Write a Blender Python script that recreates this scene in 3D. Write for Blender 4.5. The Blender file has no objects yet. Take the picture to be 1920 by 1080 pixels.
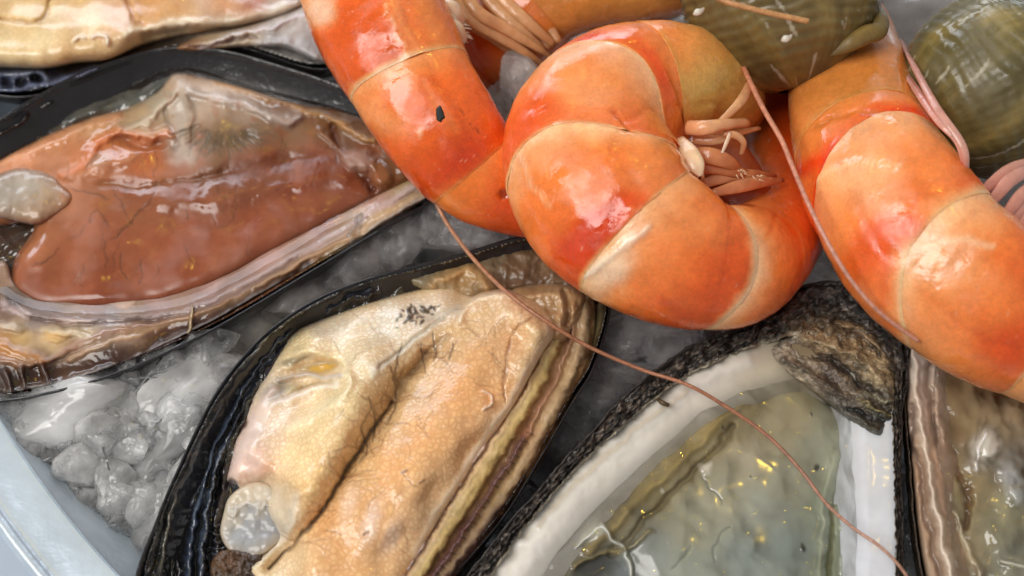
import bpy, math, random
import numpy as np
from mathutils import Vector
random.seed(4); RNG = np.random.default_rng(7)
S = 0.01                                    # everything is laid out in centimetres
scn = bpy.context.scene

# ------------------------------------------------------------------ camera
EL, DIST, HF = math.radians(60), 20.5, math.radians(42)
TGT = np.array([0.0, 0.0, 0.8])
CAM = TGT + DIST * np.array([0.0, -math.cos(EL), math.sin(EL)])
FW = (TGT - CAM) / DIST
RT = np.array([1.0, 0.0, 0.0]); UP = np.cross(RT, FW)
TH = math.tan(HF / 2)
cam = bpy.data.cameras.new('camera'); cam_o = bpy.data.objects.new('camera', cam)
scn.collection.objects.link(cam_o); scn.camera = cam_o
cam.sensor_width = 36; cam.lens = 18 / TH; cam.clip_start = 0.005; cam.clip_end = 20
cam_o.location = Vector(CAM * S); cam_o.rotation_euler = (math.pi / 2 - EL, 0, 0)
cam.dof.use_dof = True; cam.dof.focus_distance = 0.203; cam.dof.aperture_fstop = 16

# ------------------------------------------------------------------ light
w = bpy.data.worlds.new('World'); scn.world = w; w.use_nodes = True
bg = w.node_tree.nodes['Background']; bg.inputs[0].default_value = (0.86, 0.85, 0.84, 1); bg.inputs[1].default_value = 0.30

def area(name, loc, tgt, sx, sy, power, col):
    l = bpy.data.lights.new(name, 'AREA'); l.shape = 'RECTANGLE'; l.size = sx * S; l.size_y = sy * S
    l.energy = power; l.color = col
    o = bpy.data.objects.new(name, l); scn.collection.objects.link(o)
    o.location = Vector(loc) * S
    o.rotation_euler = (Vector(tgt) - Vector(loc)).to_track_quat('-Z', 'Y').to_euler()
    return o
area('window_light', (-46, -16, 76), (0, 0, 0), 55, 55, 6.0, (1.0, 0.965, 0.92))
area('back_window_light', (-30, 95, 38), (0, 0, 0), 120, 32, 5.0, (0.80, 0.88, 1.0))
for i, (x, y, z, sz, p) in enumerate([(-14, 62, 96, 2.2, 0.22), (20, 46, 100, 2.2, 0.22), (40, 74, 74, 1.8, 0.12)]):
    area('warm_bulb_light', (x, y, z), (0, 0, 0), sz, sz, p, (1.0, 0.66, 0.07))
scn.view_settings.view_transform = 'Standard'; scn.view_settings.look = 'None'
scn.view_settings.exposure = 0.2; scn.view_settings.gamma = 1.0
scn.cycles.max_bounces = 9; scn.cycles.transparent_max_bounces = 16
scn.cycles.transmission_bounces = 8; scn.cycles.caustics_reflective = False

# ------------------------------------------------------------------ helpers
def at(px, py, z):
    """point in cm where the sight line of pixel (px, py) meets the level z"""
    px = np.asarray(px, float); py = np.asarray(py, float)
    X = (px - 960) / 960 * TH; Y = -(py - 540) / 960 * TH
    d = FW + X[..., None] * RT + Y[..., None] * UP
    t = (np.asarray(z, float) - CAM[2]) / d[..., 2]
    return CAM + d * t[..., None]
def pix(P):
    d = P - CAM; f = d @ FW
    return 960 + (d @ RT) / f / TH * 960, 540 - (d @ UP) / f / TH * 960
def cmpx(P):
    """centimetres per pixel at a point"""
    return ((P - CAM) @ FW) * TH / 960
def lin(c):
    c = np.asarray(c, float) / 255
    return np.where(c <= .04045, c / 12.92, ((c + .055) / 1.055) ** 2.4)
def smooth(pts, n=8, closed=False):
    """Catmull-Rom curve through points of any dimension"""
    p = np.asarray(pts, float)
    if closed: q = np.vstack([p[-1:], p, p[:2]])
    else: q = np.vstack([2 * p[0] - p[1], p, 2 * p[-1] - p[-2]])
    out = []
    t = np.linspace(0, 1, n, endpoint=False)[:, None]
    for i in range(len(q) - 3):
        a, b, c, d = q[i:i + 4]
        out.append(.5 * (2 * b + (c - a) * t + (2 * a - 5 * b + 4 * c - d) * t ** 2 + (3 * b - a - 3 * c + d) * t ** 3))
    out = np.vstack(out)
    return out if closed else np.vstack([out, p[-1:]])
def resample(p, n, closed=False):
    p = np.asarray(p, float)
    if closed: p = np.vstack([p, p[:1]])
    L = np.r_[0, np.cumsum(np.linalg.norm(np.diff(p[:, :2], axis=0), axis=1))]
    t = np.linspace(0, L[-1], n, endpoint=not closed)
    return np.stack([np.interp(t, L, p[:, k]) for k in range(p.shape[1])], 1)
def between(A, B, f, n=40):
    a = resample(smooth(A), n); b = resample(smooth(B), n)
    return a + (b - a) * f
_perm = np.random.default_rng(3).permutation(512)
_grad = np.random.default_rng(5).normal(size=(512, 2)); _grad /= np.linalg.norm(_grad, axis=1)[:, None]
def noise2(x, y):
    xi = np.floor(x).astype(int); yi = np.floor(y).astype(int); fx = x - xi; fy = y - yi
    def g(a, b):
        h = _perm[(_perm[a & 511] + b) & 511]
        return h
    def dot(a, b, dx, dy):
        h = g(a, b); return _grad[h, 0] * dx + _grad[h, 1] * dy
    u = fx * fx * fx * (fx * (fx * 6 - 15) + 10); v = fy * fy * fy * (fy * (fy * 6 - 15) + 10)
    n0 = dot(xi, yi, fx, fy) * (1 - u) + dot(xi + 1, yi, fx - 1, fy) * u
    n1 = dot(xi, yi + 1, fx, fy - 1) * (1 - u) + dot(xi + 1, yi + 1, fx - 1, fy - 1) * u
    return (n0 * (1 - v) + n1 * v) * 1.5
def fbm(x, y, o=4, seed=0):
    s = 0; a = 1.0; f = 1.0
    for k in range(o):
        s = s + a * noise2(x * f + 17.3 * k + seed * 31.7, y * f - 9.1 * k + seed * 13.3); a *= .5; f *= 2.03
    return s
def sstep(e0, e1, x):
    t = np.clip((x - e0) / (e1 - e0), 0, 1); return t * t * (3 - 2 * t)
def polydist(U, V, poly):
    """signed distance to a closed polygon, positive inside"""
    d2 = np.full(U.shape, 1e18); ins = np.zeros(U.shape, bool)
    n = len(poly)
    for i in range(n):
        ax, ay = poly[i]; bx, by = poly[(i + 1) % n]
        ex, ey = bx - ax, by - ay
        t = np.clip(((U - ax) * ex + (V - ay) * ey) / (ex * ex + ey * ey + 1e-9), 0, 1)
        d2 = np.minimum(d2, (U - ax - t * ex) ** 2 + (V - ay - t * ey) ** 2)
        if ay != by:
            c = ((ay > V) != (by > V)) & (U < (bx - ax) * (V - ay) / (by - ay) + ax); ins ^= c
    d = np.sqrt(d2); return np.where(ins, d, -d)
def linedist(U, V, pts, reach):
    """distance to an open polyline, position along it (0..1) and side"""
    pts = np.asarray(pts, float)
    D = np.full(U.shape, 1e9); T = np.zeros(U.shape); SD = np.zeros(U.shape)
    L = np.r_[0, np.cumsum(np.linalg.norm(np.diff(pts[:, :2], axis=0), axis=1))]
    for i in range(len(pts) - 1):
        ax, ay = pts[i][:2]; bx, by = pts[i + 1][:2]
        m = (U > min(ax, bx) - reach) & (U < max(ax, bx) + reach) & (V > min(ay, by) - reach) & (V < max(ay, by) + reach)
        if not m.any(): continue
        u = U[m]; v = V[m]; ex, ey = bx - ax, by - ay; l2 = ex * ex + ey * ey + 1e-9
        t = np.clip(((u - ax) * ex + (v - ay) * ey) / l2, 0, 1)
        d = np.hypot(u - ax - t * ex, v - ay - t * ey)
        old = D[m]; better = d < old
        D[m] = np.where(better, d, old)
        T[m] = np.where(better, (L[i] + t * math.sqrt(l2)) / L[-1], T[m])
        SD[m] = np.where(better, np.sign(ex * (v - ay) - ey * (u - ax)), SD[m])
    return D, T, SD
def idw(U, V, anchors, soft=25., p=1.6):
    a = np.asarray([x[:2] for x in anchors], float); val = np.asarray([np.atleast_1d(x[2]) for x in anchors], float)
    num = np.zeros(U.shape + (val.shape[1],)); den = np.zeros(U.shape)
    for (x, y), c in zip(a, val):
        wt = 1 / ((U - x) ** 2 + (V - y) ** 2 + soft * soft) ** p
        num += wt[..., None] * c; den += wt
    return num / den[..., None]

def link(o, parent=None):
    scn.collection.objects.link(o)
    if parent is not None: o.parent = parent
    return o
def thing(name, label, cat, base, group=None):
    o = bpy.data.objects.new(name, None); o.empty_display_size = 0.01
    o.location = Vector(base) * S; link(o)
    o['label'] = label; o['category'] = cat
    if group: o['group'] = group
    return o
def base_of(o):
    b = np.zeros(3)
    while o is not None: b = b + np.array(o.location); o = o.parent
    return b
def mesh(name, verts, faces, mat, parent=None, col=None, attrs=None, base=None, smooth_on=True, label=None):
    v = np.asarray(verts, float) * S
    b = base_of(parent) if parent is not None else (np.array(base) * S if base is not None else np.zeros(3))
    me = bpy.data.meshes.new(name)
    f = np.asarray(faces)
    me.vertices.add(len(v)); me.vertices.foreach_set('co', (v - b).astype(np.float32).ravel())
    k = f.shape[1]
    me.loops.add(f.size); me.loops.foreach_set('vertex_index', f.astype(np.int32).ravel())
    me.polygons.add(len(f)); me.polygons.foreach_set('loop_start', np.arange(0, f.size, k, dtype=np.int32))
    me.polygons.foreach_set('loop_total', np.full(len(f), k, np.int32))
    me.update(calc_edges=True); me.validate()
    if smooth_on: me.polygons.foreach_set('use_smooth', np.ones(len(me.polygons), bool))
    if col is not None:
        a = me.attributes.new('Col', 'FLOAT_COLOR', 'POINT')
        a.data.foreach_set('color', np.c_[np.clip(col, 0, 1), np.ones(len(v))].astype(np.float32).ravel())
    for nme, arr in (attrs or {}).items():
        a = me.attributes.new(nme, 'FLOAT', 'POINT'); a.data.foreach_set('value', np.asarray(arr, np.float32).ravel())
    me.materials.append(mat)
    o = bpy.data.objects.new(name, me); link(o, parent)
    if parent is None: o.location = Vector(b)
    if label: o['label'] = label
    return o
def gridfaces(n, m, wrap=False):
    i, j = np.meshgrid(np.arange(n - 1), np.arange(m if wrap else m - 1), indexing='ij')
    j2 = (j + 1) % m
    return np.stack([i * m + j, i * m + j2, (i + 1) * m + j2, (i + 1) * m + j], -1).reshape(-1, 4)

# ------------------------------------------------------------------ materials
def material(name, color=None, rough=.3, sss=0., sss_r=(1, .5, .3), sss_scale=.004, coat=0., coat_rough=.05, metallic=0.,
             bumps=(), attr_rough=False, mottle=None, cells=None, trans=0., ior=1.45, spec=.5, rough_var=None):
    """bumps: (kind, scale, strength, distance); cells: (scale, darkness colour, depth) voronoi network masked by attribute Ret"""
    m = bpy.data.materials.new(name); m.use_nodes = True; nt = m.node_tree; N = nt.nodes; Lk = nt.links
    P = N['Principled BSDF']; tc = N.new('ShaderNodeTexCoord')
    P.inputs['Roughness'].default_value = rough; P.inputs['Metallic'].default_value = metallic
    P.inputs['IOR'].default_value = ior; P.inputs['Transmission Weight'].default_value = trans
    P.inputs['Specular IOR Level'].default_value = spec
    P.inputs['Coat Weight'].default_value = coat; P.inputs['Coat Roughness'].default_value = coat_rough
    if sss:
        P.inputs['Subsurface Weight'].default_value = sss; P.inputs['Subsurface Radius'].default_value = sss_r
        P.inputs['Subsurface Scale'].default_value = sss_scale
    if color is None:
        a = N.new('ShaderNodeAttribute'); a.attribute_name = 'Col'; c = a.outputs['Color']
    else:
        r = N.new('ShaderNodeRGB'); r.outputs[0].default_value = tuple(lin(color)) + (1,); c = r.outputs[0]
    if mottle:                                # (scale, amount)
        for sc, am in ([mottle] if not isinstance(mottle[0], tuple) else mottle):
            n = N.new('ShaderNodeTexNoise'); n.inputs['Scale'].default_value = sc; n.inputs['Detail'].default_value = 5
            Lk.new(tc.outputs['Object'], n.inputs['Vector'])
            mr = N.new('ShaderNodeMapRange'); mr.inputs['From Min'].default_value = .3; mr.inputs['From Max'].default_value = .7
            mr.inputs['To Min'].default_value = 1 - am; mr.inputs['To Max'].default_value = 1 + am
            Lk.new(n.outputs[0], mr.inputs[0])
            mx = N.new('ShaderNodeMix'); mx.data_type = 'RGBA'; mx.blend_type = 'MULTIPLY'; mx.inputs[0].default_value = 1
            Lk.new(c, mx.inputs[6]); Lk.new(mr.outputs[0], mx.inputs[7]); c = mx.outputs[2]
    height = None
    def addh(h, strength):
        nonlocal height
        ml = N.new('ShaderNodeMath'); ml.operation = 'MULTIPLY'; ml.inputs[1].default_value = strength; Lk.new(h, ml.inputs[0])
        if height is None: height = ml.outputs[0]
        else:
            ad = N.new('ShaderNodeMath'); ad.operation = 'ADD'; Lk.new(height, ad.inputs[0]); Lk.new(ml.outputs[0], ad.inputs[1]); height = ad.outputs[0]
    if cells:
        sc, dark, dep, wid = cells
        nz = N.new('ShaderNodeTexNoise'); nz.inputs['Scale'].default_value = sc * .7; Lk.new(tc.outputs['Object'], nz.inputs['Vector'])
        ma = N.new('ShaderNodeVectorMath'); ma.operation = 'MULTIPLY_ADD'; ma.inputs[1].default_value = (.7 / sc,) * 3
        Lk.new(nz.outputs['Color'], ma.inputs[0]); Lk.new(tc.outputs['Object'], ma.inputs[2])
        vo = N.new('ShaderNodeTexVoronoi'); vo.feature = 'DISTANCE_TO_EDGE'; vo.inputs['Scale'].default_value = sc
        Lk.new(ma.outputs[0], vo.inputs['Vector'])
        mr = N.new('ShaderNodeMapRange'); mr.inputs['From Min'].default_value = 0; mr.inputs['From Max'].default_value = wid
        mr.interpolation_type = 'SMOOTHSTEP'
        Lk.new(vo.outputs[0], mr.inputs[0])
        inv = N.new('ShaderNodeMath'); inv.operation = 'SUBTRACT'; inv.inputs[0].default_value = 1; Lk.new(mr.outputs[0], inv.inputs[1])
        at_ = N.new('ShaderNodeAttribute'); at_.attribute_name = 'Ret'
        mu = N.new('ShaderNodeMath'); mu.operation = 'MULTIPLY'; Lk.new(inv.outputs[0], mu.inputs[0]); Lk.new(at_.outputs['Fac'], mu.inputs[1])
        mx = N.new('ShaderNodeMix'); mx.data_type = 'RGBA'; mx.blend_type = 'MULTIPLY'
        Lk.new(mu.outputs[0], mx.inputs[0]); Lk.new(c, mx.inputs[6]); mx.inputs[7].default_value = tuple(dark) + (1,); c = mx.outputs[2]
        ng = N.new('ShaderNodeMath'); ng.operation = 'MULTIPLY'; ng.inputs[1].default_value = -1; Lk.new(mu.outputs[0], ng.inputs[0])
        addh(ng.outputs[0], dep)
    for kind, sc, st in bumps:                # st in metres of relief
        if kind == 'noise':
            n = N.new('ShaderNodeTexNoise'); n.inputs['Scale'].default_value = sc; n.inputs['Detail'].default_value = 4
        else:
            n = N.new('ShaderNodeTexVoronoi'); n.inputs['Scale'].default_value = sc; n.feature = 'SMOOTH_F1'
        Lk.new(tc.outputs['Object'], n.inputs['Vector']); addh(n.outputs[0], st)
    if height is not None:
        b = N.new('ShaderNodeBump'); b.inputs['Strength'].default_value = 1; b.inputs['Distance'].default_value = 1
        Lk.new(height, b.inputs['Height']); Lk.new(b.outputs[0], P.inputs['Normal'])
        if coat: Lk.new(b.outputs[0], P.inputs['Coat Normal'])
    if rough_var:                             # (scale, low, high) patchy wetness
        n = N.new('ShaderNodeTexNoise'); n.inputs['Scale'].default_value = rough_var[0]; n.inputs['Detail'].default_value = 4; Lk.new(tc.outputs['Object'], n.inputs['Vector'])
        mr = N.new('ShaderNodeMapRange'); mr.inputs['From Min'].default_value = .38; mr.inputs['From Max'].default_value = .62; mr.inputs['To Min'].default_value = rough_var[1]; mr.inputs['To Max'].default_value = rough_var[2]
        Lk.new(n.outputs[0], mr.inputs[0]); Lk.new(mr.outputs[0], P.inputs['Roughness']); Lk.new(mr.outputs[0], P.inputs['Coat Roughness'])
    if attr_rough:
        a = N.new('ShaderNodeAttribute'); a.attribute_name = 'Rgh'; Lk.new(a.outputs['Fac'], P.inputs['Roughness'])
    Lk.new(c, P.inputs['Base Color'])
    return m
def film_material(name, tint=(1, 1, 1), rough=.02, ior=1.36, bump=(75, .00016)):
    """thin clear liquid: see-through with a Fresnel gloss"""
    m = bpy.data.materials.new(name); m.use_nodes = True; nt = m.node_tree; N = nt.nodes; Lk = nt.links
    N.remove(N['Principled BSDF']); out = N['Material Output']
    tr = N.new('ShaderNodeBsdfTransparent'); tr.inputs[0].default_value = tuple(tint) + (1,)
    gl = N.new('ShaderNodeBsdfGlossy'); gl.inputs['Roughness'].default_value = rough
    fr = N.new('ShaderNodeFresnel'); fr.inputs[0].default_value = ior
    tc = N.new('ShaderNodeTexCoord'); n = N.new('ShaderNodeTexNoise'); n.inputs['Scale'].default_value = bump[0]; n.inputs['Detail'].default_value = 3
    Lk.new(tc.outputs['Object'], n.inputs['Vector'])
    b = N.new('ShaderNodeBump'); b.inputs['Strength'].default_value = 1; b.inputs['Distance'].default_value = bump[1]
    Lk.new(n.outputs[0], b.inputs['Height']); Lk.new(b.outputs[0], gl.inputs['Normal']); Lk.new(b.outputs[0], fr.inputs['Normal'])
    mx = N.new('ShaderNodeMixShader'); Lk.new(fr.outputs[0], mx.inputs[0]); Lk.new(tr.outputs[0], mx.inputs[1]); Lk.new(gl.outputs[0], mx.inputs[2])
    Lk.new(mx.outputs[0], out.inputs['Surface'])
    return m
M = {}
M['meat'] = material('mussel_meat', None, .32, sss=.35, sss_r=(1, .55, .3), sss_scale=.0025, coat=.5, coat_rough=.05,
                     bumps=[('noise', 420, .00006), ('noise', 1500, .000015)], mottle=[(160, .06), (900, .05)],
                     cells=(1120, (.66, .47, .32), .00006, .30))
M['wetmeat'] = material('wet_mussel_meat', None, .22, sss=.25, sss_r=(1, .5, .3), sss_scale=.0025, coat=.32, coat_rough=.09, rough_var=(140, .12, .5),
                        bumps=[('noise', 260, .00005), ('noise', 1100, .000012)], mottle=[(150, .08), (700, .06)])
M['lip'] = material('black_wet_shell', None, .14, coat=1., coat_rough=.06, bumps=[('noise', 300, .00008), ('noise', 1300, .00002)], mottle=[(300, .25)])
M['shell'] = material('mussel_outer_shell', (26, 24, 28), .3, coat=.6, bumps=[('noise', 200, .0004), ('noise', 900, .0001)], mottle=[(200, .3)])
M['nacre'] = material('oyster_nacre', None, .28, sss=.2, sss_r=(1, .9, .8), sss_scale=.002, coat=.5, coat_rough=.12, bumps=[('noise', 120, .00006)], mottle=[(140, .04), (800, .03)])
M['rough_shell'] = material('oyster_rough_shell', None, .45, coat=.45, coat_rough=.15, bumps=[('noise', 500, .0009), ('noise', 1600, .0003)], mottle=[(420, .5), (1500, .4)])
M['oyster'] = material('oyster_meat', None, .15, sss=.45, sss_r=(1, .8, .5), sss_scale=.003, coat=.6, coat_rough=.08, bumps=[('noise', 90, .00008)], mottle=[(90, .10), (500, .05)])
M['muscle'] = material('adductor_flesh', None, .3, sss=.5, sss_r=(1, .9, .8), sss_scale=.004, coat=.35, coat_rough=.12, bumps=[('noise', 120, .00006)], mottle=[(160, .06)])
M['prawn'] = material('cooked_prawn_shell', None, .36, sss=.40, sss_r=(1, .5, .25), sss_scale=.0011, coat=.55, coat_rough=.15, rough_var=(210, .06, .46),
                      bumps=[('noise', 110, .00042), ('noise', 380, .00012), ('noise', 2600, .000016)], mottle=[(130, .05), (900, .05), (2400, .10)])
M['limb'] = material('prawn_limb', None, .3, sss=.4, sss_r=(1, .4, .2), sss_scale=.003, coat=.5, coat_rough=.1, bumps=[('noise', 600, .0002)], mottle=[(500, .12)])
M['antenna'] = material('prawn_antenna', None, .4, coat=.3, bumps=[('noise', 2500, .00012)], mottle=[(1200, .25)])
M['whelk'] = material('whelk_shell', None, .45, coat=.4, coat_rough=.3, rough_var=(160, .2, .6), bumps=[('noise', 150, .0003), ('noise', 900, .00005)], mottle=[(120, .15), (700, .12)])
M['film'] = film_material('shell_liquor')
M['metal'] = material('brushed_metal', (196, 210, 222), .32, metallic=.35, coat=.3, coat_rough=.2, bumps=[('noise', 120, .0003), ('noise', 900, .00005)], mottle=[(70, .12), (300, .06)])
M['table'] = material('pale_table', (178, 190, 205), .5, mottle=[(30, .05)])
M['floor'] = material('dark_tray_floor', (92, 84, 82), .4, metallic=.2, bumps=[('noise', 100, .0003)], mottle=[(60, .3)])  # darker than the tray side, toned to keep the gaps between shells dark
M['flake'] = material('dark_flake', (22, 30, 26), .6)

# ------------------------------------------------------------------ soft sheets
class Sheet:
    """a soft surface with its own relief: outline and details are laid out on the drawing of the thing, heights in cm"""
    def __init__(s, poly, step=2.6, margin=5, warp=2.5, wscale=40., seed=0, z=0.0, round_w=30, round_h=.3, sm=6, drop=.8):
        s.poly = smooth(poly, sm, True)
        lo = s.poly.min(0) - margin - step; hi = s.poly.max(0) + margin + step
        lo = np.maximum(lo, [-260, -240]); hi = np.minimum(hi, [2180, 1320])
        u = np.arange(lo[0], hi[0], step); v = np.arange(lo[1], hi[1], step)
        U, V = np.meshgrid(u, v, indexing='ij'); s.shape = U.shape
        D = polydist(U.ravel(), V.ravel(), s.poly).reshape(U.shape)
        keep = D > -margin
        q = keep[:-1, :-1] & keep[1:, :-1] & keep[1:, 1:] & keep[:-1, 1:]
        idx = np.arange(U.size).reshape(U.shape)
        F = np.stack([idx[:-1, :-1][q], idx[:-1, 1:][q], idx[1:, 1:][q], idx[1:, :-1][q]], -1)
        used = np.unique(F); remap = np.full(U.size, -1); remap[used] = np.arange(len(used))
        s.F = remap[F]; s.U = U.ravel()[used]; s.V = V.ravel()[used]; s.D = D.ravel()[used]
        s.wu = s.U + warp * fbm(s.U / wscale, s.V / wscale, 3, seed + 1); s.wv = s.V + warp * fbm(s.U / wscale, s.V / wscale, 3, seed + 2)
        s.h = np.zeros(len(used)) + z; s.col = np.zeros((len(used), 3)) + .5; s.ret = np.zeros(len(used)); s.seed = seed
        t = np.clip(s.D / round_w, 0, 1); s.h += round_h * (np.sqrt(1 - (1 - t) ** 2) - 1)
        s.h -= np.where(s.D < 0, drop * np.clip(-s.D / margin, 0, 1), 0)
    def heights(s, anchors, soft=40., p=1.6): s.h += idw(s.U, s.V, anchors, soft, p)[..., 0]; return s
    def colors(s, anchors, soft=22., p=1.6):
        s.col = idw(s.wu, s.wv, [(a[0], a[1], lin(a[2])) for a in anchors], soft, p); return s
    def stroke(s, pts, w, dz=0., col=None, a=1., kind='gauss', n=6, sm=True, taper=False, ret=None):
        p = smooth(pts, n) if sm and len(pts) > 2 else np.asarray(pts, float)
        wmax = np.max(w); D, T, SD = linedist(s.wu, s.wv, p, wmax * 2.6)
        m = D < wmax * 2.6
        if not m.any(): return s
        d = D[m]; t = T[m]
        ww = np.interp(t, np.linspace(0, 1, len(w)), w) if np.ndim(w) else np.full(d.shape, float(w))
        if taper: ww = ww * np.clip(np.minimum(t, 1 - t) * 6, .12, 1)
        if kind == 'gauss': k = np.exp(-(d / ww) ** 2)
        else: k = 1 - sstep(.6, 1.1, d / ww)
        if taper: k = k * sstep(0, .06, np.minimum(t, 1 - t) + .015)
        s.h[m] += dz * k
        if col is not None: s.col[m] += (lin(col) - s.col[m]) * (a * k)[:, None]
        if ret is not None: s.ret[m] += (ret - s.ret[m]) * k
        return s
    def blob(s, x, y, rx, ry=None, ang=0, dz=0., col=None, a=1., edge=.5, ret=None):
        ry = ry or rx; c, q = math.cos(math.radians(ang)), math.sin(math.radians(ang))
        X = (s.wu - x) * c + (s.wv - y) * q; Y = -(s.wu - x) * q + (s.wv - y) * c
        r = np.hypot(X / rx, Y / ry); k = 1 - sstep(1 - edge, 1 + edge, r)
        s.h += dz * k
        if col is not None: s.col += (lin(col) - s.col) * (a * k)[:, None]
        if ret is not None: s.ret += (ret - s.ret) * k
        return s
    def rough(s, amp, scale, o=4, aniso=None):
        if aniso:
            c, q = math.cos(math.radians(aniso[0])), math.sin(math.radians(aniso[0]))
            X = (s.wu * c + s.wv * q) / (scale * aniso[1]); Y = (-s.wu * q + s.wv * c) / scale
        else: X = s.U / scale; Y = s.V / scale
        s.h += amp * fbm(X, Y, o, s.seed + 5); return s
    def tint(s, amp, scale, o=4, aniso=None, thr=None, col=None):
        if aniso:
            c, q = math.cos(math.radians(aniso[0])), math.sin(math.radians(aniso[0]))
            X = (s.wu * c + s.wv * q) / (scale * aniso[1]); Y = (-s.wu * q + s.wv * c) / scale
        else: X = s.U / scale; Y = s.V / scale
        n = fbm(X, Y, o, s.seed + 9)
        if thr is not None: k = sstep(thr, thr + .25, n) * amp; s.col += (lin(col) - s.col) * k[:, None]
        else: s.col *= (1 + amp * n)[:, None]
        return s
    def build(s, name, mat, parent, label=None, thick=None):
        V3 = at(s.U, s.V, s.h)
        return mesh(name, V3, s.F, mat, parent, np.clip(s.col, 0.001, 1), {'Ret': np.clip(s.ret, 0, 1)}, label=label)

def shell_bowl(name, outline, zrim, depth, mat, parent, thick=.12, zvar=None, col=None, n=220, belly_fill=.10, rough=.0, seed=0):
    """half shell as a closed bowl of real thickness below its rim"""
    o = resample(smooth(outline, 8, True), n, True)
    z = np.full(n, float(zrim)) if zvar is None else idw(o[:, 0], o[:, 1], zvar, 40)[:, 0]
    W = at(o[:, 0], o[:, 1], z); c = W.mean(0)
    rings = []
    prof_out = [(1.0, 0), (1.002, -.02), (.99, -.06), (.93, -.2), (.83, -.4), (.68, -.62), (.48, -.82), (.25, -.95), (.02, -1.0)]
    prof_in = [(.99, .0), (.98, -.10), (.955, -.26), (.90, -.38), (.80, -.52), (.6, -.70), (.35, -.84), (.02, -.92)]
    def ring(f, dz):
        R = W.copy(); R[:, :2] = c[:2] + (W[:, :2] - c[:2]) * f; R[:, 2] = W[:, 2] + dz * depth
        if rough:
            aa = np.linspace(0, 2 * np.pi, n, endpoint=False)
            k = fbm(np.cos(aa) * 9 + dz * 7, np.sin(aa) * 9 + dz * 5, 4, seed); R[:, :2] += (R[:, :2] - c[:2]) / 4 * (k * rough)[:, None]
        return R
    for f, dz in reversed(prof_out): rings.append(ring(f, dz))
    for f, dz in prof_in: rings.append(ring(f, dz))
    V = np.vstack(rings)
    cc = None
    if col is not None: cc = np.tile(lin(col), (len(V), 1))
    return mesh(name, V, gridfaces(len(rings), n, True), mat, parent, cc)

def tube(pts, rad, nseg=10, n=6, flat=1.0, up=None):
    """tapered tube through 3-D points (cm); rad per point"""
    p = smooth(np.c_[np.asarray(pts, float), np.asarray(rad, float)[:, None]], n)
    P = p[:, :3]; R = np.maximum(p[:, 3], .004)
    T = np.gradient(P, axis=0); T /= np.linalg.norm(T, axis=1)[:, None] + 1e-9
    up = np.array([0, -.5, .86]) if up is None else np.asarray(up, float)
    Nn = np.cross(T, up); Nn /= np.linalg.norm(Nn, axis=1)[:, None] + 1e-9
    B = np.cross(Nn, T)
    a = np.linspace(0, 2 * np.pi, nseg, endpoint=False)
    V = P[:, None] + R[:, None, None] * (np.cos(a)[None, :, None] * Nn[:, None] + flat * np.sin(a)[None, :, None] * B[:, None])
    V = V.reshape(-1, 3); m = len(P)
    V = np.vstack([V, P[:1], P[-1:]])
    F = gridfaces(m, nseg, True)
    j = np.arange(nseg); k = (j + 1) % nseg
    cap0 = np.stack([np.full(nseg, m * nseg), k, j, j], -1); cap1 = np.stack([np.full(nseg, m * nseg + 1), (m - 1) * nseg + j, (m - 1) * nseg + k, (m - 1) * nseg + k], -1)
    tt = np.r_[np.repeat(np.linspace(0, 1, m), nseg), 0, 1]
    return V, F, np.vstack([cap0, cap1])[:, :3], tt
def tube_mesh(name, pts, rad, mat, parent, colors, nseg=10, n=6, flat=1.0, up=None, base=None, wob=0.):
    V, F, C, t = tube(pts, rad, nseg, n, flat, up)
    tri = np.vstack([F[:, [0, 1, 2]], F[:, [0, 2, 3]], C])
    ck = np.asarray([lin(c) for c in colors]); xs = np.linspace(0, 1, len(ck))
    col = np.stack([np.interp(t, xs, ck[:, k]) for k in range(3)], 1)
    return mesh(name, V, tri, mat, parent, col, base=base)
def pz(pts):
    a = np.asarray(pts, float); return at(a[:, 0], a[:, 1], a[:, 2])
class Paint(Sheet):
    """the same detail tools for a body that is already shaped"""
    def __init__(s, U, V, warp=3., wscale=40., seed=0):
        s.U = U; s.V = V; s.seed = seed
        s.wu = U + warp * fbm(U / wscale, V / wscale, 3, seed + 1); s.wv = V + warp * fbm(U / wscale, V / wscale, 3, seed + 2)
        s.h = np.zeros(len(U)); s.col = np.zeros((len(U), 3)); s.ret = np.zeros(len(U))

# ================================================================== setting: table
tb = mesh('table', [(-90, -60, -4.6), (90, -60, -4.6), (90, 90, -4.6), (-90, 90, -4.6)], [(0, 1, 2, 3)], M['table'], base=(0, 0, -4.6))
tb['kind'] = 'structure'

# ================================================================== serving tray
def circle3(a, b, c):
    A = np.array([[b[0] - a[0], b[1] - a[1]], [c[0] - a[0], c[1] - a[1]]]) * 2
    y = np.array([b[0] ** 2 - a[0] ** 2 + b[1] ** 2 - a[1] ** 2, c[0] ** 2 - a[0] ** 2 + c[1] ** 2 - a[1] ** 2])
    o = np.linalg.solve(A, y); return o, math.hypot(a[0] - o[0], a[1] - o[1])
ZR = 0.1
rim = at(np.array([0, 95, 222.]), np.array([787, 945, 1080.]), np.array([ZR] * 3))
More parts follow.
